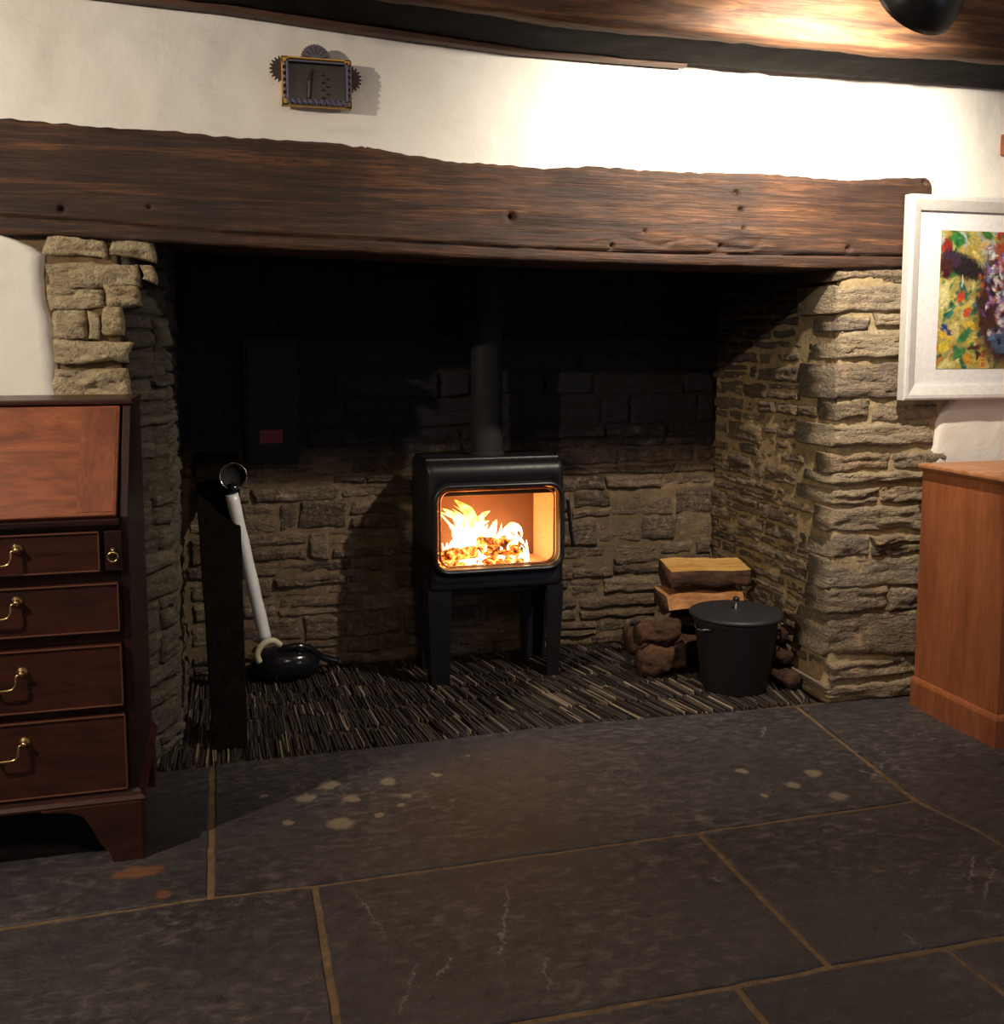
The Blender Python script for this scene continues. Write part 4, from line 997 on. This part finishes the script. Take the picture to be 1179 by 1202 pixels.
# ------------------------------------------------------------------ wall plaque just entering at the right edge
pl0 = atY(1176, 158, 2.89); pl1 = atY(1176, 183, 2.89)
pq = tag(MB().box(pl0[0], pl0[0]+.10, 2.865, 2.897, pl1[2], pl0[2]).make('wooden_plaque', M_PINE, bevel=.003), 'small brown wooden plaque cut by the right edge of the photo above the painting', 'plaque')

# ------------------------------------------------------------------ ash bucket (lidded pot)
pX, pY = 1.708, 3.125
pt = empty('ash_bucket', (pX, pY, 0), 'charcoal lidded ash bucket with side handles standing in front of the log pile', 'bucket')
m = MB().lathe([(.001, .002), (.108, .002), (.114, .010), (.146, .250), (.152, .256), (.150, .262), (.143, .258), (.001, .258)], 48); m.make('pail', M_LID, pt, smooth=True)
m = MB().lathe([(.001, .262), (.158, .262), (.163, .268), (.162, .275), (.150, .279), (.120, .283), (.001, .285)], 48); ld = m.make('lid', M_LID, pt, smooth=True)
m = MB().lathe([(.001, .284), (.010, .284), (.005, .289), (.0035, .315), (.001, .316)], 14); m.make('knob_stem', M_CHROME, ld, smooth=True)
m = MB().lathe([(.001, .313), (.010, .315), (.012, .322), (.007, .329), (.001, .330)], 16); m.make('knob', M_BLACKMET, ld, smooth=True)
for an in (R(196), R(-14)):
    ux, uy = math.cos(an), math.sin(an); tx, ty = -uy, ux; r0 = .147
    pts = spline([(ux*r0+tx*.030, uy*r0+ty*.030, .238), (ux*(r0+.016)+tx*.026, uy*(r0+.016)+ty*.026, .240), (ux*(r0+.026), uy*(r0+.026), .236), (ux*(r0+.016)-tx*.026, uy*(r0+.016)-ty*.026, .240), (ux*r0-tx*.030, uy*r0-ty*.030, .238)], 5)
    MB().tube(pts, .004, 8).make('handle', M_CHROME, pt, smooth=True)

# ------------------------------------------------------------------ logs
def log(name_label, p, q, prof, mats, roll, seed, group='firewood behind the ash bucket', taper=.97, uneven=.006):
    """prof: list of (y,z,is_bark) cross-section points; split faces and bark get their own material slots"""
    p, q = Vector(p), Vector(q); L = (q-p).length; mid = (p+q)/2
    rot = (q-p).to_track_quat('X', 'Z').to_matrix().to_4x4() @ Matrix.Rotation(R(roll), 4, 'X')
    pts = []; flags = []
    n = len(prof)
    for i in range(n):
        a, b = prof[i], prof[(i+1) % n]; k = 3
        for t in range(k): pts.append((a[0]+(b[0]-a[0])*t/k, a[1]+(b[1]-a[1])*t/k)); flags.append(a[2])
    NS = 16; vs = []; fs = []; mi = []
    for s in range(NS+1):
        x = -L/2+L*s/NS; sc_ = 1-(1-taper)*s/NS
        for i, (a, b) in enumerate(pts):
            am = uneven*(1.6 if flags[i] else .6); d = noise.fractal(Vector((x*16+seed, a*22, b*22)), .8, 2.2, 3)*am*1.6
            d2 = noise.noise(Vector((x*5+seed, 1, 2)))*uneven*.8; ln = math.hypot(a, b) or 1
            xe = x+(noise.noise(Vector((a*60, b*60, seed)))*.004 if s in (0, NS) else 0)
            vs.append(Vector((xe, (a+a/ln*d)*sc_+d2, (b+b/ln*d)*sc_+d2)))
    m_ = len(pts)
    for s in range(NS):
        for i in range(m_): k = (i+1) % m_; fs.append((s*m_+i, s*m_+k, (s+1)*m_+k, (s+1)*m_+i)); mi.append(1 if flags[i] else 0)
    o = len(vs)
    vs.append(Vector((-L/2-.002, 0, 0))); vs.append(Vector((L/2+.002, 0, 0)))
    for i in range(m_): k = (i+1) % m_; fs.append((o, k, i)); mi.append(1); fs.append((o+1, NS*m_+i, NS*m_+k)); mi.append(1)
    vs = [tuple(rot @ v) for v in vs]
    me = bpy.data.meshes.new('firewood_log'); me.from_pydata(vs, [], fs); me.materials.append(mats[0]); me.materials.append(mats[1])
    for pl_, k in zip(me.polygons, mi): pl_.material_index = k; pl_.use_smooth = bool(k)
    bm = bmesh.new(); bm.from_mesh(me); bmesh.ops.recalc_face_normals(bm, faces=bm.faces); bm.to_mesh(me); bm.free()
    ob = bpy.data.objects.new('firewood_log', me); COL.objects.link(ob); ob.location = mid
    return tag(ob, name_label, 'log', group)
def wedge(w_, h, d): return [(-d, -h, 0), (d, -h, 0), (d*.9, h*.2, 0), (0.0, h, 1), (-d, h*.35, 0)]
def rnd(r, n=9): return [(r*math.cos(2*math.pi*i/n), r*math.sin(2*math.pi*i/n), 1) for i in range(n)]
def halfround(r): return [(-r, 0, 1), (-r*.8, -r*.55, 1), (-r*.35, -r*.9, 1), (r*.35, -r*.9, 1), (r*.8, -r*.55, 1), (r, 0, 0)]
zt1 = .345
# top log: flat pale split face tipped towards the lamp, dark bark below; second: orange split face
logs_top = log('pale split log with dark bark lying topmost on the firewood pile', (1.575, 3.43, .352), (1.90, 3.43, .345),
    [(-.062, -.040, 1), (-.058, .018, 0), (.055, .045, 0), (.06, -.01, 1), (.02, -.046, 1)], (M_SPLIT, M_BARK), 0, 3)
log('orange faced split log directly under the topmost pale log', (1.555, 3.415, .252), (1.87, 3.42, .254),
    [(-.066, -.022, 0), (-.050, .024, 0), (.06, .036, 1), (.07, -.02, 1), (.02, -.040, 1), (-.035, -.040, 1)], (M_SPLIT2, M_BARK), 0, 5)
def B(label, p, q, r, seed, un=.008): return log(label, p, q, rnd(r), (M_BARK, M_BARK), 0, seed, uneven=un)
B('dark round bark log at the left end of the bottom row of the firewood pile', (1.425, 3.325, .060), (1.60, 3.315, .060), .050, 6, .010)
B('brown rough log on top of the left end of the bottom row beside the bucket', (1.430, 3.345, .162), (1.585, 3.340, .160), .040, 8, .010)
B('long bark log at the back of the bottom row of the firewood pile', (1.48, 3.56, .065), (1.87, 3.56, .065), .056, 9)
B('bark log in the bottom row hidden mostly behind the bucket', (1.62, 3.43, .062), (1.84, 3.43, .062), .052, 10)
B('bark log in the second row resting behind the bucket', (1.62, 3.455, .164), (1.84, 3.455, .164), .036, 12)
B('dark bark log lying along the wall on the floor right of the bucket', (1.893, 3.03, .036), (1.876, 3.29, .036), .030, 14, .005)
B('dark knotty log on top of the log right of the bucket', (1.893, 3.08, .108), (1.878, 3.28, .108), .028, 15, .006)
B('small dark log highest of the three right of the bucket', (1.893, 3.12, .174), (1.878, 3.28, .174), .026, 17, .006)

# ------------------------------------------------------------------ tube tool
tb = empty('ash_vacuum', tuple(atZ(338, 800)), 'silver tube with a ring top and cream collar leaning up from a glossy black base', 'ash vacuum')
def tpart(mb, name, mat, **k):
    o = mb.make(name, mat, tb, **k); o.location = -Vector(tb.location); return o
tY0, tY1 = 3.50, 3.50
t0, t1 = Vector(atY(312, 752, tY0)), Vector(atY(272, 580, tY1))
n_ = 22; pts = [t0.lerp(t1, k/n_) for k in range(n_+1)]
tpart(MB().tube(pts, [.021, .0215]+[.0215+.0008*math.sin(k*1.1) for k in range(n_-1)], 18), 'tube', M_SILVER, smooth=True)
rc = Vector(atY(274, 559, tY1)); vd = (Vector((0, 0, EYE))-rc).normalized(); vd = Vector((-.1, -1, .15)).normalized()
Mr = Matrix.Translation(rc) @ vd.to_track_quat('Z', 'Y').to_matrix().to_4x4()
tpart(MB().lathe([(.001, -.03), (.036, -.03), (.043, -.018), (.0445, 0), (.039, .001), (.036, -.01), (.001, -.012)], 32, Mr), 'socket', M_SOOTMET, smooth=True)
tpart(MB().tube([tuple(Mr @ Vector((.0445*math.cos(a), .0445*math.sin(a), .002))) for a in np.linspace(0, 2*math.pi, 41)], .0022, 8), 'ring', M_CHROME, smooth=True)
tpart(MB().tube([t1, (t1+rc)/2, rc+Vector((0, .012, -.03))], [.019, .017, .014], 14), 'neck', M_GLOSSBLK, smooth=True)
cpt = spline([atY(305, 778, tY0-.05), atY(302, 768, tY0-.055), atY(308, 757, tY0-.055), atY(320, 752, tY0-.05), atY(330, 758, tY0-.04)], 6)
tpart(MB().tube(cpt, [.006]+[.011]*(len(cpt)-2)+[.006], 12), 'collar', M_CREAM, smooth=True)
bc = atZ(336, 800)
m = MB(); prof = []
for k in range(13):
    a = math.pi*k/12; prof.append((max(.001, .125*math.sin(a)**.7), .062-.060*math.cos(a)))
m.lathe(prof, 32, Matrix.Translation((bc[0]+.0, bc[1]+.03, .0)) @ Matrix.Diagonal((1.0, .62, 1, 1)))
tpart(m, 'base_body', M_GLOSSBLK, smooth=True)
tpart(MB().tube(spline([(bc[0]-.02, bc[1]+.0, .115), (bc[0]+.03, bc[1]-.01, .130), (bc[0]+.08, bc[1], .118), (bc[0]+.13, bc[1]+.02, .075), (bc[0]+.19, bc[1]+.03, .050)]), .014, 12), 'hose', M_GLOSSBLK, smooth=True)

# ------------------------------------------------------------------ charred post, black hanging box
pb, ptp = Vector(atZ(271, 884)), None
post = MB(); b0 = Vector((pb.x, 3.03, 0)); t0_ = Vector(atY(254, 530, 3.675))
ls = []
for k in range(13):
    t = k/12; c = b0.lerp(t0_, t); wv = .050+.026*t+.003*noise.noise(Vector((t*6, 1, 1))); dv = .016
    ls.append([(c.x-wv+.003*noise.noise(Vector((t*9, 3, 1))), c.y-dv, c.z), (c.x+wv+.003*noise.noise(Vector((t*9, 7, 1))), c.y-dv, c.z), (c.x+wv, c.y+dv, c.z), (c.x-wv, c.y+dv, c.z)])
post.loops(ls)
tag(post.make('timber_post', M_POSTW, bevel=.005), 'tall charred dark timber leaning at the left side inside the fireplace', 'timber')
hx0, hx1 = atY(286, 470, WB-.06)[0], atY(350, 470, WB-.06)[0]; hz1, hz0 = atY(318, 396, WB-.06)[2], atY(318, 545, WB-.06)[2]
bxo = empty('metal_box', ((hx0+hx1)/2, WB-.03, hz0), 'black metal box with a small red label on the back wall above the silver tube', 'box')
def hpart(mb, name, mat, **k):
    o = mb.make(name, mat, bxo, **k); o.location = -Vector(bxo.location); return o
hpart(MB().box(hx0, hx1, WB-.060, WB-.008, hz0, hz1), 'casing', M_SOOTMET, bevel=.006)
hpart(MB().box(hx0+.012, hx1-.012, WB-.066, WB-.058, hz0+.012, hz1-.012), 'cover', M_SOOTMET, bevel=.003)
r0_, r1_ = atY(305, 505, WB-.068), atY(332, 520, WB-.068)
hpart(MB().box(r0_[0], r1_[0], WB-.068, WB-.0655, r1_[2], r0_[2]), 'red_label', M_RED)

# ------------------------------------------------------------------ spotlights
def lamp(loc, aim, power, label, color, k_=1.0):
    e = empty('spotlight', tuple(loc), label, 'lamp', 'black dome spotlights by the ceiling beam')
    q = aim.to_track_quat('Z', 'Y').to_matrix().to_4x4() @ Matrix.Scale(1.16, 4)
    m = MB(); prof = []
    for k in range(11):
        a = R(90*k/10); prof.append((max(.001, .092*math.sin(a)**.9), -.085*math.cos(a)-.0))
    prof += [(.0935, .012), (.090, .012)]
    for k in range(9, -1, -1):
        a = R(90*k/10); prof.append((max(.001, .088*math.sin(a)**.9), -.079*math.cos(a)))
    ls = []
    n = 40
    m.loops([[tuple(q @ Vector((r*math.cos(2*math.pi*j/n), r*math.sin(2*math.pi*j/n), h))) for j in range(n)] for r, h in prof], False, False)
    m.make('shade', M_BLACKMET, e, smooth=True)
    m = MB().tube([tuple(q @ Vector((0, 0, -.08))), (0, -.06, .14), (0, -.02, .31)], [.010, .010, .010], 10); m.make('arm', M_BLACKMET, e, smooth=True)
    m = MB().lathe([(.001, .315), (.045, .315), (.045, .300), (.03, .292), (.001, .292)], 24, Matrix.Translation((0, -.02, 0))); m.make('ceiling_rose', M_BLACKMET, e)
    m = MB().lathe([(.001, -.03), (.018, -.028), (.024, -.012), (.018, .002), (.001, .006)], 16, q); m.make('bulb', emis('lit bulb', (1, .78, .5), 12) if 'lit bulb' not in bpy.data.materials else bpy.data.materials['lit bulb'], e, smooth=True)
    l = bpy.data.lights.new('spot_beam', 'SPOT'); l.energy = power; l.color = color; l.spot_size = R(134); l.spot_blend = .6; l.shadow_soft_size = .018
    o = bpy.data.objects.new('spot_beam', l); COL.objects.link(o); o.location = loc+aim*.014
    o.rotation_euler = aim.to_track_quat('-Z', 'Y').to_euler()
lamp(LAMP1, AIM1, P_LAMP1*8, 'black dome spotlight in front of the ceiling beam at the top right', (1.0, .88, .72))
lamp(LAMP2, AIM2, P_LAMP2*8, 'black dome spotlight out of view at the left end of the ceiling beam', (1.0, .86, .70))
